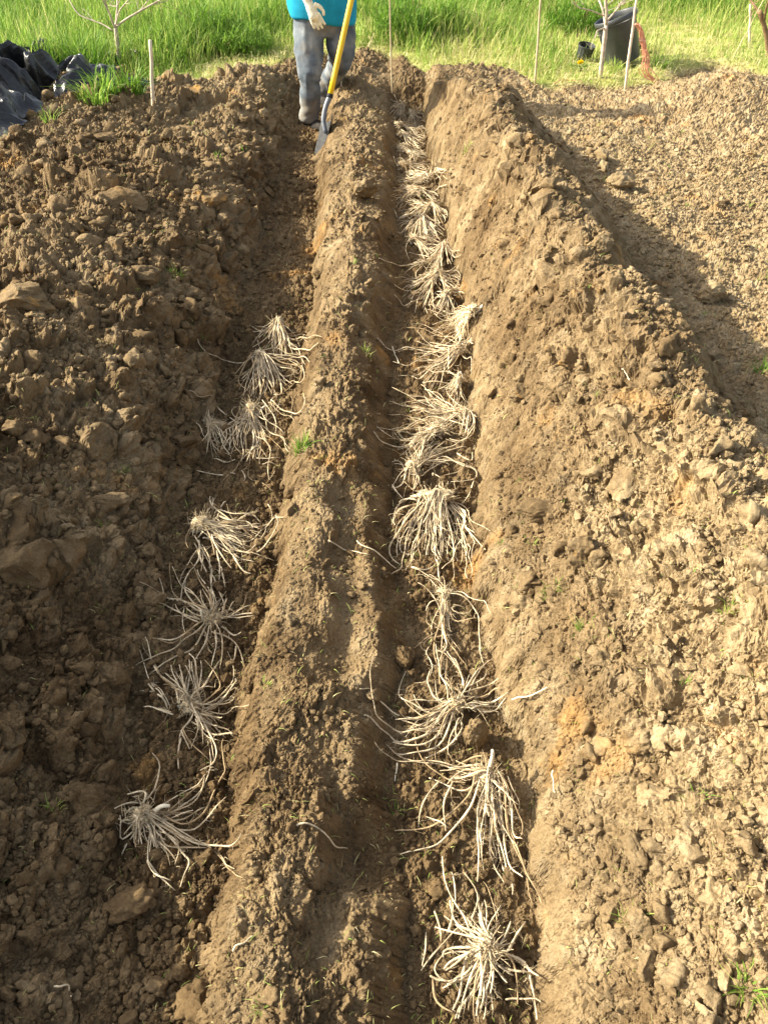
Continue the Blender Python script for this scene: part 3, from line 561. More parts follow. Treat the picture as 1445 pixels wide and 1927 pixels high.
crown(Z2, (745, 905), ['700,880 600,830 480,770 380,720 310,635', '690,890 560,810 430,750 225,675', '680,910 580,890 480,830 350,790 320,785', '670,930 590,910 500,850 480,815', '720,870 640,780 560,700 500,640 470,585', '700,870 540,770 460,690 440,600 425,520', '740,870 720,740 640,640 590,560', '790,860 810,770 760,660 720,580 700,450', '720,860 700,770 670,730', '780,880 760,800 730,720 720,600', '800,870 820,800 830,745', '810,880 850,810 885,780', '820,890 900,850 950,790 950,730 985,690', '820,900 920,870 1020,860', '820,920 930,900 1020,885', '810,900 920,840 1000,805',
 '800,950 870,1000 930,1005', '780,960 850,1030 910,1090 940,1175', '770,970 810,1040 800,1150 780,1225', '750,980 760,1080 720,1190', '730,980 740,1080', '710,980 690,1060 650,1120 600,1170', '690,960 620,1060 500,1130 400,1190 300,1240', '680,950 560,1030 460,1090 340,1150 200,1205', '650,950 530,1040 400,1050 320,1050', '660,1000 700,1090 730,1120', '740,950 780,1050', '890,1070 880,1160 860,1170', '540,780 525,880 540,980'],
 [(20, 160, 8, 100, 230)], ['690,880 660,840 645,790'], 6, 'star-shaped grey crown with a dark centre in the left trench')
crown(Z2, (660, 270), ['700,260 800,280 920,290 1050,250 1130,230 1140,190 1105,130', '700,280 850,320 920,370 1000,330 1060,270 1130,230 1230,180', '700,300 800,330 870,325', '690,330 800,400 900,460 1010,495', '720,330 840,360 900,430 1020,440 1110,370 1190,260 1180,200', '700,350 850,410 960,460 1155,470', '760,160 850,180 980,180 1050,220', '760,180 900,230 990,170 1050,215', '750,170 830,230 930,270', '650,370 700,500 730,600 720,700', '660,380 640,480 580,580 520,700 515,780', '680,380 760,430 820,500 860,545', '870,470 930,560 990,580', '760,430 780,540 775,620', '700,400 720,500 710,560', '790,540 815,670', '620,300 570,360 550,410 575,445', '615,260 600,330', '640,390 650,500 690,580',
 '750,150 720,120 715,55', '750,140 740,100 735,75', '755,140 790,110 820,90', '740,160 700,150 680,190', '690,270 820,290 960,270 1060,300', '700,290 840,350 980,400'], [(320, 372, 26, 180, 420)], ['640,285 636,275 640,265', '612,340 605,300 612,270'], 8, 'crown lying sideways in the left trench, roots swept to the right up the ridge', 1.2)
crown(Z1, (820, 160), ['800,180 700,210 615,165', '790,190 720,260 640,310', '800,200 760,270 700,330', '820,190 830,250 900,310 1000,320 1060,310 1095,260', '830,200 880,260 960,260 1040,220 1110,210', '840,190 900,220 940,230', '830,190 870,260 910,340', '810,200 790,290 780,340', '690,300 670,250 690,190 725,155', '820,210 900,300 980,350 1010,400'], [(195, 310, 20, 100, 230)], (), 6, 'farthest crown in the left trench, its brown tip pointing up')
crown(Z1, (690, 370), ['650,390 580,410 480,405 380,405 320,360 255,280', '640,400 560,450 510,485', '640,410 570,460 545,530 570,580 620,600', '600,460 630,540 615,630', '660,400 650,500 650,640', '690,400 680,500 700,600 660,660', '700,400 740,470 740,560 700,640', '720,390 760,470 780,560 770,600', '740,380 800,440 820,550', '740,370 860,390 960,430 1010,480 980,540 880,560', '740,360 900,370 1040,385', '740,380 870,420 980,470 940,560 850,600', '750,400 850,450 960,480', '720,350 800,320 870,360 960,380', '760,410 830,540 830,620 780,620', '680,400 720,520 690,640'], [(240, 350, 22, 150, 320)], ['660,380 645,355 640,330'], 8, 'rounded crown with looping roots, second from the far end of the left trench')
crown(Z1, (630, 735), ['600,740 500,800 300,670 205,615', '590,750 520,790 500,740 570,720', '600,760 510,830 520,960 560,1020', '580,770 460,850 430,900', '610,760 560,900 580,1000 560,1080', '640,750 630,870 680,930 740,945', '660,750 700,860 740,960 770,1030 740,1150 745,1220 790,1165', '680,750 750,880 860,950 910,1005', '700,740 800,800 790,880', '780,690 840,730 930,775 990,740 1005,650 1000,600', '720,660 760,700 840,760 930,780', '650,760 690,900 700,1000 680,1040', '640,770 640,900 640,1010 600,1100', '600,780 590,940 570,1060 500,1160 425,1225', '620,1040 610,1150 640,1210 720,1240 770,1285', '660,1050 740,1060 820,1045', '520,1160 400,1165 265,1160', '560,1130 590,1180 580,1235', '700,1080 790,1090', '690,740 780,760 830,690'],
 [(230, 310, 16, 150, 400)], ['645,715 625,670 590,640', '670,720 690,690 720,665'], 8, 'crown with a thick hooked white bud in the left trench, roots hanging toward the camera')
crown(Z1, (335, 815), ['340,820 420,800 500,830 510,920', '340,830 430,850 470,920 420,1000', '340,830 400,870 440,960 480,1020', '330,840 350,930 420,1010 500,1040', '335,850 360,960 430,1060', '300,900 380,960 450,1010', '210,860 290,910 340,950', '340,820 380,810 450,830 490,900 480,990', '350,820 400,830 440,900', '380,1060 440,1080 520,1060'], [(270, 335, 14, 120, 250)], (), 4, 'small grey crown against the left wall, beside the hooked white bud', .7)
crown(Z5, (970, 370), ['960,370 950,270 820,200 700,150 500,120 410,130', '900,360 740,300 560,310 400,330', '890,370 700,350 500,330 360,320 230,210', '880,380 700,370 540,420', '870,400 700,430 540,465 375,455', '900,400 740,460 600,550 430,565', '930,420 700,540 600,590 550,570', '880,350 880,480 900,570 970,620', '980,390 1040,440 1100,420 1125,470 1120,550', '980,350 1060,320 1130,220', '1000,350 1080,310 1140,260', '970,400 900,520 800,580', '860,380 760,440 800,520 860,580', '980,360 1000,270 1020,230'], [(165, 235, 14, 250, 450)], (), 6, 'crown with a long arched upper root, roots combed left across the right trench')
crown(Z5, (980, 630), ['960,630 860,580 740,570 705,520', '950,640 880,650 740,650 640,635 720,570', '940,650 850,710 880,800', '960,660 930,750 880,830', '970,660 960,770 940,850', '970,660 960,780 990,900', '950,660 900,700 840,690'], [(200, 280, 12, 100, 220)], ['970,615 1010,580 1012,525 990,480'], 4, 'small crown with a white shoot bent like a hook against the right wall', .8)
crown(Z5, (1030, 950), ['1000,940 860,850 760,770', '1000,950 830,870 700,780 560,760 370,695', '990,960 800,850 650,770 500,790 345,800', '980,960 760,880 600,830 480,815', '980,970 700,880 520,840 350,820', '980,980 760,930 600,960 480,920 335,895', '970,990 760,960 620,980 510,1020', '1060,950 1135,960 1120,1050 1060,1130 980,1190 860,1150', '1040,1000 1040,1080 1010,1150', '1000,980 820,920 680,900 560,860'], [(150, 195, 20, 200, 560), (240, 290, 8, 80, 200)], (), 8, 'broad cream crown at the right wall with a fan of roots reaching left', 1.1)
crown(Z5, (815, 1085), ['800,1060 640,1010 520,1050 380,1050 220,1000', '800,1070 600,1050 420,1080', '800,1080 600,1080 480,1120 350,1130 230,1000', '800,1090 620,1120 480,1160 300,1120', '800,1100 640,1160 450,1220 300,1180 190,1050', '800,1110 660,1200 520,1280', '790,1120 680,1200 600,1280 530,1330', '800,1100 640,1200 420,1230', '800,1075 700,1000 640,990'], [(170, 220, 20, 180, 450)], (), 8, 'broom-like crown with cut tip on the right, just below the broad cream crown')
crown(Z5, (560, 1410), ['600,1380 740,1280 900,1200 1060,1130', '600,1390 760,1310 960,1220 1050,1200', '610,1360 670,1220 640,1280', '620,1380 760,1250 850,1200', '500,1400 450,1360 370,1345', '510,1440 400,1410', '520,1450 440,1500 360,1580', '540,1460 480,1560 400,1620', '560,1460 620,1540 570,1640', '640,1450 760,1400 880,1330 1100,1370 1140,1420 1100,1500 1000,1520 890,1520', '700,1430 760,1340 860,1310 1000,1390 1080,1420', '680,1440 740,1480 810,1510', '960,1250 1030,1320 1090,1330 1110,1270 1115,1170', '1110,1500 1080,1580 1060,1660 1000,1710', '500,1520 560,1610 640,1610', '360,1540 410,1620 480,1690', '620,1440 580,1560 570,1640'], [(15, 50, 16, 150, 450), (240, 290, 6, 100, 200)], (), 5, 'tangled crown with its head by the ridge and roots pointing up-right')
crown(Z4, (1040, 1790), [], [(165, 255, 30, 180, 380)], ['1050,1812 1080,1800 1112,1768'], 0, 'crown with a pale tail on its right, roots trailing left down the right wall')
crown(Z4, (830, 1640), ['850,1650 780,1650 740,1600 690,1680 700,1720', '800,1620 760,1590 740,1600', '860,1680 900,1740 1020,1750', '850,1690 900,1760 940,1780', '840,1700 780,1760 750,1790'], [(200, 300, 18, 80, 200), (10, 60, 10, 80, 200)], (), 0, 'tangled bright crown with a spiral of roots in the right trench')
crown(Z4, (770, 1470), ['780,1470 640,1500 560,1510', '760,1500 640,1590 500,1590 420,1550', '740,1540 600,1660 500,1690 420,1600', '780,1470 880,1480 940,1540 930,1600', '790,1460 900,1420 960,1470'], [(175, 250, 22, 150, 380), (-60, 15, 16, 100, 220)], (), 0, 'bright wide crown just above the one with a spiral of roots')
crown(Z4, (810, 1290), ['740,1310 560,1380 400,1360 300,1300', '700,1330 600,1400 490,1430', '820,1280 850,1240', '640,1400 590,1440 610,1490'], [(185, 260, 24, 120, 300), (-70, -10, 6, 80, 170)], ['815,1300 830,1270 840,1240'], 0, 'crown with a white upright bud at the right wall, above the bright wide crown')
crown(Z4, (570, 1190), ['600,1200 740,1220 820,1210 880,1130', '540,1190 510,1260 540,1330', '560,1190 565,1150 560,1120'], [(-45, 5, 20, 120, 280)], ['560,1190 565,1155 558,1125'], 0, 'grey crown with its head at the ridge side and roots running right')
crown(Z4, (640, 1030), ['660,1060 760,1180 800,1200', '600,1050 480,1120 440,1100'], [(170, 345, 40, 120, 220)], ['640,1030 650,1015 625,1005'], 0, 'fan-shaped crown spreading both ways toward the camera in the far right trench')
crown(Z4, (720, 930), ['700,930 560,970 460,990 410,900', '720,930 840,940', '740,940 820,1000 850,1050'], [(170, 225, 18, 150, 290), (-75, 0, 18, 80, 170)], ['715,930 720,915 715,905'], 0, 'crown pressed to the right wall behind the fan-shaped one')
crown(Z4, (630, 820), ['640,800 700,720 760,660', '660,830 780,780 860,740', '660,860 760,890 780,910'], [(150, 205, 26, 150, 250), (-30, 20, 10, 80, 170)], ['615,820 620,800 605,795'], 0, 'dense crown with roots combed left beneath a brighter crown')
crown(Z4, (695, 700), ['690,690 580,690 540,620', '720,690 800,640 850,645', '720,700 810,720 780,820', '710,680 720,620 750,540'], [(155, 205, 20, 120, 260), (10, 65, 8, 90, 180)], (), 0, 'bright crown with a root arching up beside the right wall, far part of the trench')
crown(Z4, (480, 590), ['470,600 430,560 415,530'], [(-30, 25, 20, 120, 260)], (), 0, 'sixth crown from the far end of the right trench, dim and shaded', .9)
crown(Z4, (470, 460), ['480,500 475,560 480,590'], [(-40, 10, 20, 120, 240)], (), 0, 'fifth crown from the far end of the right trench, roots running to the sunlit wall', .9)
crown(Z4, (465, 355), ['480,350 580,330 660,370 700,320', '480,370 600,400 680,370 700,320'], [(-35, 12, 20, 120, 230)], (), 0, 'fourth crown from the far end of the right trench, with bright curved upper roots', .9)
crown(Z4, (450, 270), ['460,270 580,290 680,320'], [(-20, 5, 18, 120, 250)], (), 0, 'third crown from the far end of the right trench, thin and flat', .9)
crown(Z4, (560, 175), ['560,180 640,180 670,185', '550,190 530,250'], [(-120, 10, 18, 60, 130)], (), 0, 'second crown from the far end of the right trench, against the sunlit wall', .9)
crown(Z4, (485, 120), ['470,130 440,110 410,110', '490,120 510,95'], [(150, 300, 24, 60, 130)], (), 0, 'farthest crown of the right trench, half in the shade of its end', .9)

def root_path(px, n, head3, hz, headpx):
    c = smooth_path(px, n); ln = np.linalg.norm(np.diff(c, axis=0), axis=1).sum()
    t = np.linspace(0, 1, n); env = np.sin(np.pi * np.clip(t * 1.0, 0, 1)) ** .5
    nx = rng.normal(size=2) * 7; T = np.gradient(c, axis=0); T /= np.linalg.norm(T, axis=1)[:, None] + 1e-9; N = np.stack([-T[:, 1], T[:, 0]], -1)
    c = c + N * (env * np.minimum(ln, 110) * (.024 * np.sin(t * rng.uniform(6, 11) + nx[0]) + .013 * np.sin(t * rng.uniform(15, 26) + nx[1])))[:, None]
    p = hit(c[:, 0], c[:, 1]); zm = macro(p[:, 0], p[:, 1]); dz = height(p[:, 0], p[:, 1]) - zm; nn = normal(p[:, 0], p[:, 1]); p = np.stack([p[:, 0], p[:, 1], zm], -1) + nn * (dz + .004 * (1 - nn[:, 2]) * 4)[:, None]; zf = p[:, 2].copy()
    k = np.ones(5) / 5; zs = np.convolve(np.pad(zf, 2, 'edge'), k, 'valid'); p[:, 2] = np.maximum(zs, zf - .002)
    d = np.linalg.norm(c - headpx, axis=1) * (p[0, 1] * CP + 1.75 * SP) / FPX      # metres from the head
    lift = hz * np.exp(-(d / .075) ** 1.3) + .006 + .012 * np.clip(np.sin(t * rng.uniform(3, 7) + nx[0]), 0, 1) * env
    if rng.random() < .22: lift = lift + .022 * t ** 3
    p[:, 2] += lift
    for _ in range(2): p[1:-1] = .25 * p[:-2] + .5 * p[1:-1] + .25 * p[2:]
    return p
def build_crown(z, head, roots, fans, buds, extra, label, size, spread):
    ox, oy, s = z; px = lambda q: np.array([[ox + a / s, oy + b / s] for a, b in q])
    par = lambda t: [tuple(float(c) for c in w.split(',')) for w in t.split()]
    hp = px([head])[0]; h3 = hit(*hp)[0]; h3[2] = macro(h3[0], h3[1]); ms = (h3[1] * CP + 1.75 * SP) / FPX
    far = h3[1] > 2.8; root = empty('asparagus_crown', h3, label, 'plant crown', 'bare-root asparagus crowns in the trenches')
    root['label'] = label if 'crown' in label else label + ' crown'
    lines = [par(t) for t in roots]; paths = [px(l) for l in lines]; fill = []
    for a0, a1, n, l0, l1 in fans:
        for _ in range(int(n * (1.9 if far else 1.5))):
            a = rad(rng.uniform(a0, a1)); L = rng.uniform(l0, l1) / s; b = rng.normal(0, .45); st = hp + np.array([rng.normal(0, 1) * spread[0] * .6, 0]) / s; q = [st]
            for i in range(5):
                st = st + np.array([math.cos(a), -math.sin(a)]) * L / 5; a += b / 4 + rng.normal(0, .16); q.append(st)
            fill.append(np.array(q))
    for _ in range(int(extra * 1.4)):
        if not paths: break
        p = paths[int(rng.integers(len(paths)))]; a = rng.normal(0, .16); f = rng.uniform(.5, .95); R_ = np.array([[math.cos(a), -math.sin(a)], [math.sin(a), math.cos(a)]])
        if np.linalg.norm(p[0] - hp) < 45: fill.append(p[0] + (p - p[0]) @ R_.T * f)
    hz = .045 * size; jit = 3.2 if far else 7.5
    for i, p in enumerate(paths + fill):
        L = np.linalg.norm(np.diff(p, axis=0), axis=1).sum() * ms; n = int(np.clip(L / .012, 8, 34)); p = p.copy(); p[0] = p[0] + rng.normal(0, jit, 2) * (np.linalg.norm(p[0] - hp) < 45); P = root_path(p, n, h3, hz * rng.uniform(.25, 1.15), hp)
        r0 = (.0025 if i < len(paths) else .0020) * size ** .5 * rng.uniform(.65, 1.25) * (1.12 if far else 1); t = np.linspace(0, 1, n)
        R = r0 * (.75 + .3 * np.sin(np.pi * t ** .7)) * (1 - .35 * t) * (1 + .10 * rng.normal(size=n)); m = MB(); m.tube(P, R, 6 if far else 8)
        if not far:
            for _ in range(int(L * rng.uniform(25, 75))):        # hair-thin rootlets
                j = int(rng.integers(2, n - 1)); a = P[j]; d = rng.normal(size=3); d[2] = abs(d[2]) * .4; d /= np.linalg.norm(d); ln = rng.uniform(.006, .02)
                m.tube(np.array([a, a + d * ln * .5, a + (d + rng.normal(0, .35, 3)) * ln]), [.0005, .0004, .0002], 3, False)
        m.build('root', M[('root', 'root', 'root', 'root_tan', 'root_tan', 'root_brown')[int(rng.integers(6))]], root)
    # the knobbly, shaggy head
    V, F = ICO4; sc = np.array([.020 + spread[0] * ms / s * .8, .018, .014]) * size; Vh = V * (1 + .3 * n3(V * 2.6 + h3 * 9, 3) + .22 * n3(V * 6 + h3 * 5, 5))[:, None] * sc * 1.15 + h3 + [0, 0, hz * .95]
    m = MB(); m.add(Vh, F)
    for _ in range(34 if not far else 10):               # fine fibres hanging among the storage roots
        if not paths and not fill: break
        q = (paths + fill)[int(rng.integers(len(paths + fill)))]; f = rng.uniform(.15, .75); j = min(int(f * (len(q) - 1)), len(q) - 2); c = hp + (q[j] + (q[j + 1] - q[j]) * rng.random() - hp) * .8 + rng.normal(0, 5, 2); c2 = c + rng.normal(0, 14, 2); P = root_path(np.array([c, (c + c2) / 2 + rng.normal(0, 6, 2), c2]), 8, h3, hz, hp)
        m.tube(P, np.linspace(.0009, .0004, 8), 4, False)
    for _ in range(130 if not far else 45):
        d = rng.normal(size=3); d /= np.linalg.norm(d); a = h3 + [0, 0, hz * .95] + d * sc * .9; ln = rng.uniform(.010, .034) * size; e = a + (d * .8 + rng.normal(0, .4, 3)) * ln
        m.tube(np.array([a, (a + e) / 2 + rng.normal(0, .15, 3) * ln, e]), [.0011, .0009, .0004], 4, False)
    m.build('root_crown', M['rootcrown'], root)
    for b in buds:
        q = px(par(b)); p = hit(q[:, 0], q[:, 1]); n = 10; base = np.array([h3[0], h3[1], h3[2] + hz]); P = []
        for (u, v), w in zip(q, p):
            yy = base[1] + .25 * (w[1] - base[1]); P.append(atY(u, v, yy))     # shoots stand up rather than lie down
        P = np.array(P); P[:, 2] = np.maximum(P[:, 2], macro(P[:, 0], P[:, 1]) + .012); P = smooth_path(P, n); t = np.linspace(0, 1, n)
        MB().tube(P, .0062 * size * (1 - .35 * t ** 2) * (1.25 if far else 1), 10).build('bud', M['bud'], root)
for c in CR: build_crown(*c)
# single roots that broke off and lie loose
LOOSE = [([(975, 1322), (1000, 1314), (1033, 1300)], 'short white root piece lying loose right of the wide two-lobed crown'), ([(672, 1024), (695, 1044), (720, 1063), (742, 1080)], 'straight loose root at the right rim of the ridge above the footprint'),
 ([(747, 1440), (743, 1475)], 'short white root stub standing on the left edge of the right trench'), ([(1049, 1455), (1049, 1505)], 'pale stick lying on the wall beside the crown with the tall shoot'), ([(562, 1564), (590, 1560), (620, 1598), (652, 1602)], 'thin wavy loose root on the near ridge'),
 ([(617, 1025), (640, 1040), (660, 1042), (690, 1052)], 'thin wavy loose root on the middle of the ridge'), ([(738, 658), (748, 690), (750, 705)], 'white loose root standing at the left rim of the right trench'), ([(1175, 708), (1188, 728)], 'short pale stick on the right mound near the bright orange clod'),
 ([(443, 1795), (480, 1770)], 'short loose root on the near left rim of the ridge'), ([(85, 1880), (140, 1900)], 'old dull stick on the shaded left bank, bottom left')]
for q, lab in LOOSE:
    q = np.array(q, float); n = 14; P = root_path(q, n, None, 0, q[0] + 999); o0 = P[0].copy(); MBx = MB(); MBx.tube(P - o0, .0021 * np.linspace(1.1, .6, n), 8); tag(MBx.build('loose_root', M['bud' if 'white' in lab else 'root'], None), lab, 'root', 'loose roots on the soil').location = o0
# ------------------------------------------------------------------ stakes and canes
def stick(name, uv0, uv1, r0, r1, mat, label, cat, group=None, extend=0.0):
    b = hit(*uv0)[0]; b[2] = float(macro(b[0], b[1])); t = atY(uv1[0], uv1[1], b[1]); d = t - b; t = b + d * (1 + extend); n = 9
    P = np.linspace(b - d * .08, t, n) + np.concatenate([[[0, 0, 0]], rng.normal(0, .0025, (n - 2, 3)), [[0, 0, 0]]])
    m = MB(); m.tube(P - b, np.linspace(r0, r1, n) * (1 + .06 * rng.normal(size=n)), 10)
    return tag(m.build(name, mat, None, tuple(np.zeros(3))), label, cat, group), b
def put(ob): ob[0].location = tuple(ob[1]); return ob[0]
put(stick('stake', (290, 211), (283, 76), .0125, .0115, M['pale_wood'], 'short thick grey wooden stake at the left end of the bed', 'stake', 'stakes and canes marking the bed'))
put(stick('cane', (738, 178), (733, 0), .0065, .005, M['cane'], 'thin cane right behind the person, at the far end of the right trench', 'cane', 'stakes and canes marking the bed', .6))
put(stick('cane', (1006, 158), (1017, 0), .0085, .007, M['cane'], 'greenish cane between the right trench and the small black pot', 'cane', 'stakes and canes marking the bed', .5))
put(stick('cane', (1175, 171), (1197, 0), .0105, .009, M['pale_wood'], 'pale leaning cane in front of the big black pot', 'cane', 'stakes and canes marking the bed', .5))
put(stick('peg', (643, 172), (641, 148), .006, .006, M['pale_wood'], 'tiny pale peg just right of the shovel socket', 'peg'))
put(stick('stake', (1409, 92), (1411, 8), .012, .011, M['pale_wood'], 'pinkish stake at the far right beside the leaning branch', 'stake', 'stakes and canes marking the bed'))
for a, b, lab in [((1378, 110), (1436, 0), 'dry yellow stalk leaning across the pinkish stake'), ((703, 68), (715, 15), 'dry dead stalk in the weeds between the person and the thin cane'), ((692, 95), (703, 62), 'short dead stalk in the weeds right of the person'),
                  ((95, 92), (72, 48), 'bent dry stalk in the meadow left of the left sapling'), ((112, 92), (140, 55), 'dry stalk leaning right in the meadow, right of the bent one')]:
    put(stick('dry_stalk', a, b, .004, .003, M['cane'], lab, 'stalk', 'dry stalks in the meadow'))

# ------------------------------------------------------------------ bare saplings
def twig(m, p, d, L, r, depth):
    n = 7; P = [p]; d = d / np.linalg.norm(d)
    for i in range(n - 1):
        d = d + rng.normal(0, .07, 3) + np.array([0, 0, .03]); d /= np.linalg.norm(d); P.append(P[-1] + d * L / (n - 1))
    P = np.array(P); m.tube(P, np.linspace(r, r * .45, n), 7)
    if depth:
        for k in range(3):
            j = int(rng.integers(2, n)); e = d + rng.normal(0, .55, 3); e[2] = abs(e[2]) * .8 + .1; twig(m, P[j], e, L * rng.uniform(.35, .65), r * .5, depth - 1)
def sapling(base, trunk, limbs, r, label, mat, name='sapling', more=True):
    b = hit(*base)[0]; b[2] = float(macro(b[0], b[1])); t = empty(name, b, label, 'tree', 'bare young trees'); Y = b[1]
    P = smooth_path(np.array([b - [0, 0, .05]] + [atY(u, v, Y) for u, v in trunk]), 14); R = np.linspace(r, r * .72, 14); R[10:13] *= 1.22; m = MB(); m.tube(P, R * (1 + .04 * rng.normal(size=14)), 12)
    m.build('trunk', mat, t)
    for l, rr, dy in limbs:
        q = np.array([atY(u, v, Y + dy * i / (len(l) - 1)) for i, (u, v) in enumerate(l)]); m = MB(); P = smooth_path(q, 10); m.tube(P, np.linspace(rr, rr * .7, 10), 8)
        if more and l[-1][1] <= 2:
            twig(m, P[-1], P[-1] - P[-2], .55, rr * .7, 2)
        else:
            twig(m, P[-1], P[-1] - P[-2], .12, rr * .6, 1)
        for k in range(2):
            j = int(rng.integers(4, 9)); twig(m, P[j], (P[j] - P[j - 1]) + rng.normal(0, .03, 3), .14, rr * .35, 1)
        m.build('branch', mat, t)
    return t
sapling((228, 140), [(224, 105), (218, 52)], [([(218, 55), (205, 22), (192, -4)], .009, -.1), ([(218, 52), (221, 20), (222, -4)], .010, .08), ([(220, 50), (238, 36), (262, 22), (298, 2)], .0085, -.05), ([(214, 58), (190, 44), (150, 28), (130, -2)], .006, .15), ([(219, 45), (226, 20), (246, -4)], .006, -.12), ([(262, 22), (272, 10), (281, -2)], .005, .05)], .018, 'bare sapling with a forked pale trunk behind the short stake at left', M['bark'])
sapling((1129, 148), [(1134, 100), (1140, 48)], [([(1139, 50), (1134, 20), (1125, -4)], .010, .1), ([(1140, 46), (1141, 20), (1139, -4)], .012, -.05), ([(1141, 40), (1155, 24), (1176, -2)], .008, .1), ([(1138, 52), (1124, 58), (1121, 64)], .006, -.1), ([(1136, 30), (1112, 20), (1088, 14), (1080, 2)], .005, -.15)], .020, 'bare sapling with a whitish fork in front of the big black pot', M['bark'])
sapling((1452, 110), [(1440, 60), (1428, 20)], [([(1430, 28), (1420, 12), (1408, -4)], .012, .1), ([(1436, 45), (1440, 20), (1447, -4)], .010, -.1)], .024, 'leaning reddish-brown bare tree at the far right edge', M['darkbark'])
# scrubby dead twigs and leafy weeds in the meadow
def shrub(u, v, hpx, wpx, nl, label, tnt, stems=True):
    p = hit(u, v)[0]; b = np.array([p[0], p[1], float(macro(p[0], p[1]))]); ms = (p[1] * CP + 1.75 * SP) / FPX; H, Wd = hpx * ms * .95, wpx * ms
    t = empty('weed_bush', b, label, 'bush', 'weeds behind the bed')
    if stems:
        m = MB()
        for k in range(7):
            d = np.array([rng.normal(0, .6) * Wd / H, rng.normal(0, .3), 1.0]); twig(m, b, d, H * rng.uniform(.5, 1.0), .004, 1)
        m.build('stem', M['darkbark'], t)
    n = nl; a = rng.uniform(0, 6.28, n); r = np.sqrt(rng.random(n)) * .5 * Wd; z = H * rng.random(n) ** .8 * (1 - (r / Wd) ** 2 * 1.5) * (.55 + .6 * np.abs(vnoise(r * np.cos(a) * 14, r * np.sin(a) * 14, int(u))))
    P = np.stack([r * np.cos(a), .7 * r * np.sin(a), z], -1)
    V, F, T = blades(P, rng.uniform(.03, .13, n), rng.uniform(.0025, .007, n), rng.uniform(.2, 1.2, n), rng.uniform(0, 6.28, n), np.clip(tnt + .14 * rng.normal(size=n), 0, 1))
    link('leaves', raw_mesh('leaves', V, F, True, {'tint': T}), M['grass'], t)
for a in [(395, 92, 90, 150, 1500, 'dark leafy scrub with dead twigs in the meadow left of the person', .12), (450, 105, 55, 130, 1300, 'low green weeds at the foot of the dark leafy scrub', .2), (760, 78, 75, 120, 1500, 'dark green weeds around the thin cane behind the bed', .08), (830, 70, 70, 80, 1000, 'leafy green weeds between the thin and greenish canes', .15), (1085, 60, 60, 130, 1300, 'dark green bush behind the small black pot', .05), (290, 110, 50, 90, 800, 'low weeds right of the left sapling', .3)]:
    shrub(*a, stems=a[5].find('dead') > 0 or a[5].startswith('dark'))

# ------------------------------------------------------------------ pots
def lathe(prof, k=48):
    th = np.arange(k) * 2 * math.pi / k; V = np.concatenate([np.stack([r * np.cos(th), r * np.sin(th), np.full(k, z)], -1) for r, z in prof]); n = len(prof)
    return V, [(i * k + j, i * k + (j + 1) % k, (i + 1) * k + (j + 1) % k, (i + 1) * k + j) for i in range(n - 1) for j in range(k)]
def pot(p, R, H, rot, label, ribs=0):
    t = empty('plant_pot', p, label, 'pot', 'black plastic plant pots'); t.rotation_euler = rot; w = R * .03
    V, F = lathe([(.02 * R, 0), (R * .78, 0), (R * .80, H * .02), (R * .93, H * .86), (R * .95, H * .88), (R * .95 - w, H * .87), (R * .77, H * .04), (.02 * R, H * .03)])
    if ribs:
        a = np.arctan2(V[:, 1], V[:, 0]); k = 1 + .03 * np.sign(np.sin(a * ribs)); V[:, 0] *= k; V[:, 1] *= k
    for nm, (V_, F_) in (('pot_wall', (V, F)), ('rim', lathe([(R * .93, H * .885), (R, H * .89), (R * 1.02, H * .93), (R * 1.02, H), (R * .99, H * 1.01), (R * .955, H * .99), (R * .93, H * .885)]))):
        me = bpy.data.meshes.new(nm); me.from_pydata(V_.tolist(), [], F_); me.polygons.foreach_set('use_smooth', [not ribs] * len(F_)); o = bpy.data.objects.new(nm, me); COL.objects.link(o); me.materials.append(M['pot']); o.parent = t
    return t
g = lambda u, v: (lambda p: np.array([p[0], p[1], float(macro(p[0], p[1]))]))(hit(u, v)[0])
b = g(1171, 124); pot(b + [0, 0, .035], .168, .345, (rad(-6), rad(-21), 0), 'big black plastic pot tilted to the left behind the right sapling')
b = g(1098, 118); pot(b + [0, .06, .0], .072, .125, (rad(10), rad(5), rad(8)), 'small ribbed black pot standing crooked left of the right sapling', 14)
b = g(1199, 106); pot(b + [0, .10, .02], .068, .085, (0, rad(6), 0), 'low black pot almost hidden behind the pale leaning cane')

# ------------------------------------------------------------------ dandelion and twine
b = g(1091, 136); t = empty('dandelion', b, 'yellow dandelion flower below the small black pot', 'flower')
h = atY(1092, 120, b[1]); MB().tube(np.array([b, (b + h) / 2 + [.004, 0, 0], h]), .0022, 6).build('stem', M['cane'], t); m = MB()
for k in range(70):
    a = rng.uniform(0, 6.28); e = rng.uniform(.0, 1.2); d = np.array([math.cos(a) * math.sin(e), math.sin(a) * math.sin(e), math.cos(e)]); L = .030
    m.blade(np.array([h + d * .003, h + d * L * .6, h + d * L]), [.002, .004, .003], np.cross(d, rng.normal(size=3)) / 1.0)
m.build('petals', M['yellow'], t)
V, F, T = blades(np.repeat([[0, 0, 0.0]], 26, 0) + rng.normal(0, .01, (26, 3)) * [1, 1, 0], rng.uniform(.06, .13, 26), rng.uniform(.006, .012, 26), rng.uniform(.7, 1.3, 26), rng.uniform(0, 6.28, 26), np.full(26, .12)); link('leaves', raw_mesh('leaves', V, F, True, {'tint': T}), M['grass'], t)
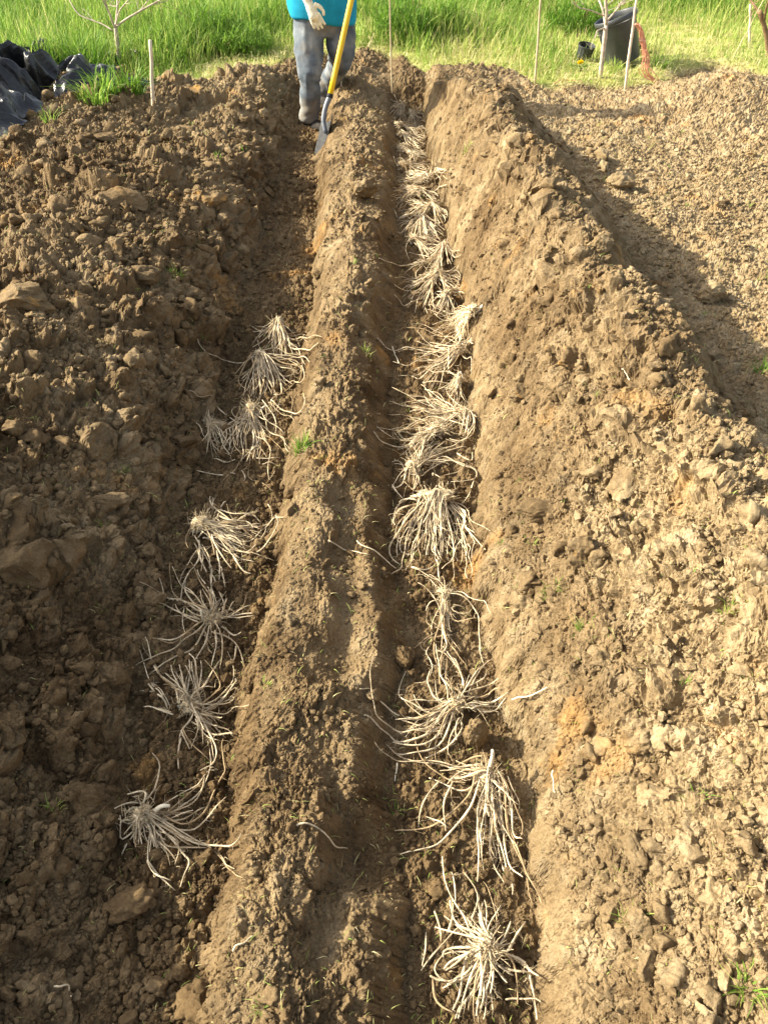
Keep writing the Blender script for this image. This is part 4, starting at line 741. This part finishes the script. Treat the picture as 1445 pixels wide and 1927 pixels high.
def twine(paths, label, jitter, nst, r=.0022):
    b = hit(*paths[-1][:2])[0]; m = MB(); Y = b[1]
    for k in range(nst):
        q = np.array([atY(u + rng.normal(0, jitter * i), v + rng.normal(0, 1.0), Y + rng.normal(0, .012)) if up else hit(u + rng.normal(0, jitter), v + rng.normal(0, 1.5))[0] + [0, 0, .012] for i, (u, v, up) in enumerate(paths)])
        m.tube(smooth_path(q, 22) - b, r * rng.uniform(.6, 1.2), 5)
    return tag(m.build('twine', M['twine'], None, (0, 0, 0)), label, 'twine').__setattr__('location', Vector(b))
twine([(1190, 70, 1), (1192, 48, 1), (1202, 50, 1), (1209, 78, 1), (1215, 112, 1), (1218, 138, 1), (1237, 158, 1)], 'frayed hank of orange twine hanging beside the pale leaning cane', 1.25, 16, .003)
twine([(1040, 160, 0), (1062, 154, 0), (1094, 158, 0)], 'short red-orange string lying on the soil near the greenish cane', .6, 2)

# ------------------------------------------------------------------ black plastic sheeting
def sheet(cx, cy, sx, sy, hgt, n, seed, name, label, zmin=.0, folds=1.0, yaw=0):
    s, t_ = np.meshgrid(np.linspace(-1, 1, n), np.linspace(-1, 1, n)); rr = np.sqrt(s * s + t_ * t_)
    ang = np.arctan2(t_, s); edge = 1 + .22 * np.sin(ang * 3 + seed) + .10 * np.sin(ang * 7 + seed * 2) + .05 * np.sin(ang * 15)
    x0 = s * sx * edge; y0 = t_ * sy * edge; x = cx + x0 * math.cos(yaw) - y0 * math.sin(yaw); y = cy + x0 * math.sin(yaw) + y0 * math.cos(yaw)
    w = 1 - sstep(.45, 1.0, np.maximum(abs(s), abs(t_)))
    u = x0 * 3.2 + .9 * fbm(x * 2, y * 2, 2, seed); v = y0 * 3.2 + .9 * fbm(x * 2 + 9, y * 2, 2, seed + 1)
    rid = lambda a, b, k: 1 - np.sqrt(vnoise(a, b, k) ** 2 + .012) * 1.7
    f = .75 * vnoise(u * .8, v * .9, seed + 20) + .30 * rid(u * .7, v * 1.1, seed) + .42 * rid(u * 1.6 + v * .8, v * 1.2, seed + 2) + .27 * rid(u * 3.2, v * 3 - u, seed + 4) + .15 * rid(u * 6.5, v * 7, seed + 6)
    z = macro(x, y) * 1.0 + .03 + .05 * w + hgt * (w * (.55 + .45 * fbm(x * 1.5, y * 1.5, 2, seed + 8)) + (.15 + .75 * w) * .55 * folds * f * (.35 + w))
    x = x + .10 * folds * hgt * vnoise(u * 2, v * 2, seed + 10) * (.4 + w) + .05 * folds * vnoise(u * 4, v * 4, seed + 11) * hgt; y = y - .45 * folds * hgt * f * w * .4
    z = np.maximum(z, macro(x, y) + .012 + .012 * (1 + fbm(x * 9, y * 9, 2, seed)))
    V = np.stack([x, y, z], -1).reshape(-1, 3); o0 = np.array([cx, cy, float(macro(cx, cy))]); i = np.arange((n - 1) * n).reshape(n - 1, n)[:, :-1].ravel()
    o = link(name, raw_mesh(name, V - o0, np.stack([i, i + 1, i + n + 1, i + n], -1), True), M['tarp']); o.location = o0
    md = o.modifiers.new('thickness', 'SOLIDIFY'); md.thickness = .003; return tag(o, label, 'plastic sheet', 'black sheeting by the grass')
sheet(-2.80, 5.85, .80, .72, .44, 260, 5, 'plastic_sheet', 'large crumpled heap of black plastic sheeting at the left edge', folds=1.1, yaw=-.25)
p = g(92, 150); sheet(p[0], p[1], .18, .17, .20, 90, 15, 'plastic_sheet', 'bulging black plastic bundle behind the large crumpled heap', folds=.8)
p = g(78, 190); sheet(p[0], p[1], .24, .32, .13, 110, 25, 'plastic_sheet', 'flat wrinkled black plastic spilling right of the large crumpled heap', folds=1.2)
p = g(212, 140); sheet(p[0], p[1], .10, .07, .07, 60, 35, 'plastic_sheet', 'scrap of black plastic left of the left sapling trunk', folds=1)
p = g(264, 134); sheet(p[0], p[1], .06, .06, .09, 60, 45, 'plastic_sheet', 'small balled scrap of black plastic between sapling and short stake', folds=1)

# ------------------------------------------------------------------ person
def jeans_mat():
    m, nt, b = newmat('denim', .9, .1); c = ramp(nt, noise(nt, 7, 4, .6), [(.32, (.065, .082, .10)), (.5, (.135, .155, .172)), (.68, (.25, .26, .255))])
    d = ramp(nt, noise(nt, 4.5, 4, .65), [(.5, (0, 0, 0)), (.68, (1, 1, 1))]); c = mix(nt, math_(nt, 'MULTIPLY', d, .65), c, (.235, .185, .12)); nt.links.new(c, b.inputs['Base Color']); bump(nt, b, noise(nt, 350, 2, .5), .001, .5); return m
M['jeans'] = jeans_mat(); M['shirt'] = plain('teal_cotton', (.015, .265, .41), .85, .12, .14, 12, .002, 60); M['skin'] = plain('skin', (.62, .40, .30), .6, .3, .06, 20)
M['glove'] = plain('cream_glove', (.72, .64, .44), .85, .15, .12, 40, .001, 200); M['cuff'] = plain('yellow_cuff', (.62, .50, .08), .85, .1, .1, 40); M['boot'] = plain('muddy_boot', (.035, .030, .026), .85, .2, .4, 25, .003, 80)
M['hair'] = plain('brown_hair', (.10, .06, .035), .6, .3, .3, 60); M['eye'] = plain('eye', (.35, .30, .26), .3, .5, .1, 50)
PY = 6.48; J = lambda u, v, y=PY: atY(u, v, y)
rf = J(588, 238, 6.46); RA, RK, RH = J(584, 226, 6.50), J(583, 138, 6.40), J(580, 50, 6.52)
LA, LK, LH = J(611, 178, 6.98), J(640, 112, 6.58), J(642, 46, 6.54)
hipc = (RH + LH) / 2; waist = hipc + np.array([0, .01, .22]); chest = hipc + np.array([.0, -.03, .50]); neck = hipc + np.array([.0, -.05, .74]); headc = neck + np.array([.01, -.04, .15])
person = empty('person', (rf[0], PY, float(macro(rf[0], PY))), 'person in teal T-shirt and muddy jeans standing in the left trench with a shovel', 'person')
sR, sL = neck + np.array([-.19, .02, -.08]), neck + np.array([.19, .02, -.08])
wr = J(582, 8, 6.24); wr_e = J(556, -42, 6.38); elR = (sR + wr_e) / 2 * .3 + wr_e * .7
# shovel line first, since the left hand closes on it
S_tip, S_top = J(598, 291, 5.80), J(613, 250, 5.92); S_b0, S_b1, S_fer, S_hi = J(609, 230, 5.95), J(610, 215, 5.97), J(621, 180, 6.01), J(661, 0, 6.16)
hd = S_hi - S_fer; hd /= np.linalg.norm(hd); S_end = S_fer + hd * 1.12; grip = S_fer + hd * 1.0; wl = grip + np.array([.035, .05, .0]); elL = (sL + wl) / 2 + np.array([.16, .05, -.16])
m = MB()
m.rings([(hipc + [0, .02, .03], .10, .07, 0), (hipc + [0, .01, .10], .17, .11, 0), (waist, .15, .11, 0), (chest, .17, .12, 0), (neck + [0, .01, -.10], .16, .09, 0), (neck + [0, .01, -.04], .08, .07, 0)], 24)
m.tube(smooth_path([neck - [0, 0, .09], neck + [0, -.01, .0], headc - [0, -.01, .02]], 6), .052, 14)
V, F = ICO4; Hd = V * np.array([.076, .096, .115]); fr = np.clip(-V[:, 1], 0, 1); Hd[:, 1] += .012 * (V[:, 2] > .1) * fr * -0; Hd[:, 0] *= 1 - .22 * np.clip(-V[:, 2], 0, 1); m.add(Hd + headc, F)
m.tube(headc + np.array([[0, -.088, .02], [0, -.104, -.008], [0, -.112, -.022], [0, -.096, -.030]]), [.009, .011, .014, .009], 8)
for sx in (-1, 1): m.tube(headc + np.array([[sx * .072, .0, .02], [sx * .082, .012, .005], [sx * .076, .006, -.02]]), [.012, .016, .010], 8, True)
m.tube(headc + np.array([[-.022, -.088, -.056], [0, -.096, -.054], [.022, -.088, -.056]]), [.005, .008, .005], 8)
for s_, e_, w_ in ((sR, elR, wr), (sL, elL, wl)): m.tube(smooth_path([s_, e_, w_], 12), np.concatenate([np.linspace(.052, .043, 6), np.linspace(.042, .027, 6)]), 14)
for h_, k_, a_ in ((RH, RK, RA), (LH, LK, LA)): m.tube(smooth_path([h_, k_, a_], 12), np.concatenate([np.linspace(.085, .06, 6), np.linspace(.058, .038, 6)]), 14)
po = origin_of(person); me = remeshed(m, .011, 5); setco(me, vcos(me) - po); link('body', me, M['skin'], person)
# jeans
def legpath(h_, k_, a_): return smooth_path([h_ + [0, 0, .02], (h_ + k_) / 2 + [0, -.015, 0], k_, (k_ + a_) / 2 + [0, .015, 0], a_ + [0, 0, .012]], 16)
m = MB(); t16 = np.linspace(0, 1, 16); R16 = np.interp(t16, [0, .25, .5, .56, .75, .93, 1], [.108, .106, .083, .074, .080, .070, .076])
m.tube(legpath(RH, RK, RA), R16 * .98, 20); m.tube(legpath(LH, LK, LA), R16 * 1.0, 20)
m.rings([(hipc + [0, .01, -.06], .13, .11, 0), (hipc + [0, .01, -.01], .19, .14, 0), (hipc + [0, .01, .03], .225, .16, 0), (hipc + [0, .01, .12], .225, .155, 0), (waist, .19, .14, 0)], 28)
me = remeshed(m, .011, 6); Vj, Nj = vcos(me), vnor(me)
def folds(V, legs):
    r = np.zeros(len(V))
    for h_, k_, a_ in legs:
        d = np.linalg.norm(V - k_, axis=1); q = np.stack([V[:, 0] * 5, V[:, 1] * 5, (V[:, 2] + .5 * V[:, 0]) * 22], -1); r += .011 * np.exp(-(d / .15) ** 2) * (1 - 2 * np.abs(n3(q, 7)))
        d = np.linalg.norm(V - a_, axis=1); q = np.stack([V[:, 0] * 4, V[:, 1] * 4, (V[:, 2] - .6 * V[:, 0]) * 26], -1); r += .012 * np.exp(-(d / .13) ** 2) * (1 - 2 * np.abs(n3(q, 8)))
    q = np.stack([V[:, 0] * 9, V[:, 1] * 9, V[:, 2] * 6], -1); return r * 1.2 + .006 * n3(q, 9) + .005 * (1 - 2 * np.abs(n3(q * 1.7, 10)))
setco(me, Vj + Nj * folds(Vj, ((RH, RK, RA), (LH, LK, LA)))[:, None] - po); link('jeans', me, M['jeans'], person)
# boots
def boot(a_, d):
    m = MB(); d = np.array(d, float); d /= np.linalg.norm(d); s0 = a_ + [0, 0, -.02]; gz = a_[2] - .075
    m.tube(np.array([a_ + [0, 0, .05], s0 + [0, 0, -.02]]), .06, 14); P = np.array([s0 - d * .055, s0 + d * .02, s0 + d * .11, s0 + d * .19]); P[:, 2] = gz + np.array([.045, .048, .042, .034]); m.tube(smooth_path(P, 8), np.interp(np.linspace(0, 1, 8), [0, .5, .85, 1], [.042, .048, .046, .030]), 14)
    me = remeshed(m, .008, 3); V = vcos(me); V[:, 2] = np.maximum(V[:, 2], gz); setco(me, V - po); o = link('boot', me, M['boot'], person)
    m = MB(); m.rings([(s0 + d * .06 + [0, 0, gz - s0[2] - .012], .135, .044, math.atan2(d[1], d[0])), (s0 + d * .06 + [0, 0, gz - s0[2] + .012], .138, .047, math.atan2(d[1], d[0]))], 20); m.build('sole', M['pot'], o)
boot(RA, (.75, -.8, 0)); boot(LA, (.1, -1, 0))
# T-shirt, open at hem, neck and sleeves
m = MB(); hemz = J(600, 49)[2]
HC = lambda z, dx=0, dy=0: np.array([hipc[0] - .012 + dx, hipc[1] + dy, z])
m.rings([(HC(hemz + .035, .004), .222, .172, 0), (HC(hemz + .12, .0), .235, .18, 0), (HC(waist[2] + .0, -.006), .235, .175, 0), (chest + [-.005, 0, .0], .245, .17, 0), (neck + [0, .02, -.12], .215, .13, 0), (neck + [0, .02, -.045], .11, .09, 0), (neck + [0, .015, -.02], .078, .075, 0)], 40)
for s_, e_ in ((sR, elR), (sL, elL)): m.tube(np.array([s_ + (neck - s_) * .3, s_, s_ + (e_ - s_) * .45, s_ + (e_ - s_) * .8]), [.085, .088, .085, .088], 18)
me = remeshed(m, .012, 5); Vs, Ns = vcos(me), vnor(me); q = np.stack([(Vs[:, 0] + .35 * Vs[:, 2]) * 9, Vs[:, 1] * 8, Vs[:, 2] * 3.2], -1); Vs = Vs + Ns * (.012 * (1 - 2 * np.abs(n3(q, 21))) + .006 * n3(q * 2.1, 22))[:, None]
Vs[:, 2] -= .03 * sstep(hemz + .12, hemz, Vs[:, 2]) * (.3 + np.sin((Vs[:, 0] - hipc[0]) * 9)); setco(me, Vs - po); link('t_shirt', me, M['shirt'], person)
# gloves: palm, four fingers, thumb
def hand(w_, fwd, side, curl, name):
    fwd = np.array(fwd, float); fwd /= np.linalg.norm(fwd); side = np.array(side, float); side -= fwd * side.dot(fwd); side /= np.linalg.norm(side); nrm = np.cross(fwd, side); m = MB()
    K_ = 1.0
    m.tube(np.array([w_ - fwd * .05, w_, w_ + fwd * .035, w_ + fwd * .08, w_ + fwd * .098]), [.036, .034, .041, .044, .036], 16, True, .62)
    for i, (o_, L) in enumerate(((-.031, .078), (-.010, .088), (.011, .082), (.031, .064))):
        P = [w_ + fwd * .075 + side * o_]; d = fwd.copy() + side * o_ * 3.0; c = curl * (1 + .15 * i)
        for k, f in enumerate((.45, .32, .25)):
            d = d * math.cos(c) + nrm * math.sin(c); d /= np.linalg.norm(d); P.append(P[-1] + d * L * f)
        m.tube(smooth_path(P, 9), np.linspace(.0112, .0088, 9), 10)
    P = [w_ + fwd * .018 - side * .032, w_ + fwd * .045 - side * .056 + nrm * .008, w_ + fwd * .075 - side * .063 + nrm * (.012 + .03 * curl), w_ + fwd * .098 - side * (.060 - .03 * curl) + nrm * (.014 + .05 * curl)]
    m.tube(smooth_path(P, 9), np.linspace(.0165, .0095, 9), 10); me = remeshed(m, .0042, 3); V = vcos(me); V += vnor(me) * (.0015 * n3(V * 60, 4))[:, None]; setco(me, V - po); o = link(name, me, M['glove'], person)
    c = MB(); c.tube(np.array([w_ - fwd * .062, w_ - fwd * .045]), [.037, .0375], 18, True, .85); c.build('cuff', M['cuff'], o)
tipR = J(602, 53, 6.18); hand(wr, tipR - wr, (-1, .1, -.3), .16, 'glove'); hand(wl - hd * .0 + np.array([.03, .02, 0]), grip - wl + np.array([-.03, -.06, .02]), hd, .75, 'glove')
# hair, eyes
V, F = ICO4; q = V[(V[:, 2] > -.9)]; Hh = V * np.array([.086, .104, .122]) * (1 + .03 * n3(V * 7, 3))[:, None]; Hh[:, 1] = np.where(V[:, 2] < .45, np.maximum(Hh[:, 1], -.015 + .06 * np.clip(V[:, 2], -1, .45)), Hh[:, 1]); me = raw_mesh('hair', Hh + headc - po + np.array([0, .012, .012]), F); link('hair', me, M['hair'], person)
for sx in (-1, 1): m = MB(); m.add(ICO2[0] * .0115 + headc + np.array([sx * .030, -.083, .012]), ICO2[1]); m.build('eye', M['eye'], person)

# ------------------------------------------------------------------ shovel
M['fibreglass'] = plain('yellow_fibreglass', (.80, .50, .012), .35, .5, .08, 14); M['steel'] = plain('dark_steel', (.13, .14, .155), .42, .5, .3, 30); M['worn'] = plain('worn_steel', (.05, .05, .05), .8, .12, .25, 40); M['grip'] = plain('black_rubber', (.02, .02, .02), .7, .3, .1, 30)
sh = empty('shovel', S_tip, 'long yellow-handled shovel with its steel blade down in the left trench', 'shovel')
MB().tube(np.linspace(S_fer, S_end, 10), .0185, 18).build('handle', M['fibreglass'], sh); MB().tube(np.array([S_fer - hd * .012, S_fer, S_fer + hd * .012]), .0215, 18).build('collar', M['grip'], sh)
MB().tube(np.array([S_end, S_end + hd * .16]), .021, 18).build('grip', M['grip'], sh)
sp = smooth_path([S_fer - hd * .01, (S_fer + S_b1) / 2 + [-.004, 0, 0], S_b1, S_b0, S_top], 16); MB().tube(sp, np.linspace(.0195, .015, 16), 16).build('socket', M['steel'], sh)
ax = S_tip - S_top; L = np.linalg.norm(ax); ax /= L; L = .27; tc = CAM - S_tip; tc /= np.linalg.norm(tc); e1 = np.cross(ax, [0, 0, 1.0]); e1 /= np.linalg.norm(e1); e2 = np.cross(ax, e1); best = None
for th in np.linspace(0, 2 * math.pi, 361):
    wv = e1 * math.cos(th) + e2 * math.sin(th); nv = np.cross(ax, wv); sc_ = abs(nv.dot(tc) - .24) - .3 * nv.dot(np.array([-.8, .1, .59]))
    if best is None or sc_ < best[0]: best = (sc_, wv, nv)
_, wv, nv = best; nv = nv
a, c = np.meshgrid(np.linspace(0, 1, 22), np.linspace(-1, 1, 17), indexing='ij'); half = .095 * np.where(a < .62, 1 - .06 * a, np.sqrt(np.clip(1 - ((a - .62) / .385) ** 2, 0, 1)) * .963); s0 = S_tip - ax * L
P = s0 + ax * (a * L)[..., None] + wv * (c * half)[..., None] + nv * (.030 * (c * c) * (1 - .5 * a) - .03 * np.sin(a * 2.2) * .5 - .012 * np.exp(-(c * 5) ** 2) * (1 - a))[..., None]
i = np.arange(21 * 17).reshape(21, 17)[:, :-1].ravel(); o = link('blade', raw_mesh('blade', (P - origin_of(sh)).reshape(-1, 3), np.stack([i, i + 1, i + 18, i + 17], -1)), M['worn'], sh); md = o.modifiers.new('thickness', 'SOLIDIFY'); md.thickness = .0028

# ------------------------------------------------------------------ light
EL, AZ = rad(32), rad(7)
d = Vector((math.cos(EL) * math.cos(AZ), -math.cos(EL) * math.sin(AZ), -math.sin(EL)))
sd = bpy.data.lights.new('sun', 'SUN'); sd.energy = 4.6; sd.angle = rad(.5); sd.color = (1, .925, .75); so = bpy.data.objects.new('sun', sd); COL.objects.link(so); so.rotation_euler = d.to_track_quat('-Z', 'Y').to_euler(); so.location = (-6, 3, 5)
w = bpy.data.worlds.new('World'); scene.world = w; w.use_nodes = True; nt = w.node_tree; bg = nt.nodes['Background']; sk = nt.nodes.new('ShaderNodeTexSky'); sk.sky_type = 'NISHITA'; sk.sun_disc = False
sk.sun_elevation = EL; sk.sun_rotation = math.pi * 1.5 + AZ; sk.dust_density = 4; sk.ozone_density = .5; hs = nt.nodes.new('ShaderNodeHueSaturation'); hs.inputs['Saturation'].default_value = .55; nt.links.new(sk.outputs['Color'], hs.inputs['Color']); nt.links.new(hs.outputs['Color'], bg.inputs['Color']); bg.inputs['Strength'].default_value = .128
scene.view_settings.view_transform = 'Standard'; scene.view_settings.look = 'None'; scene.view_settings.exposure = 1.45
scene.cycles.max_bounces = 6; scene.cycles.use_denoising = True
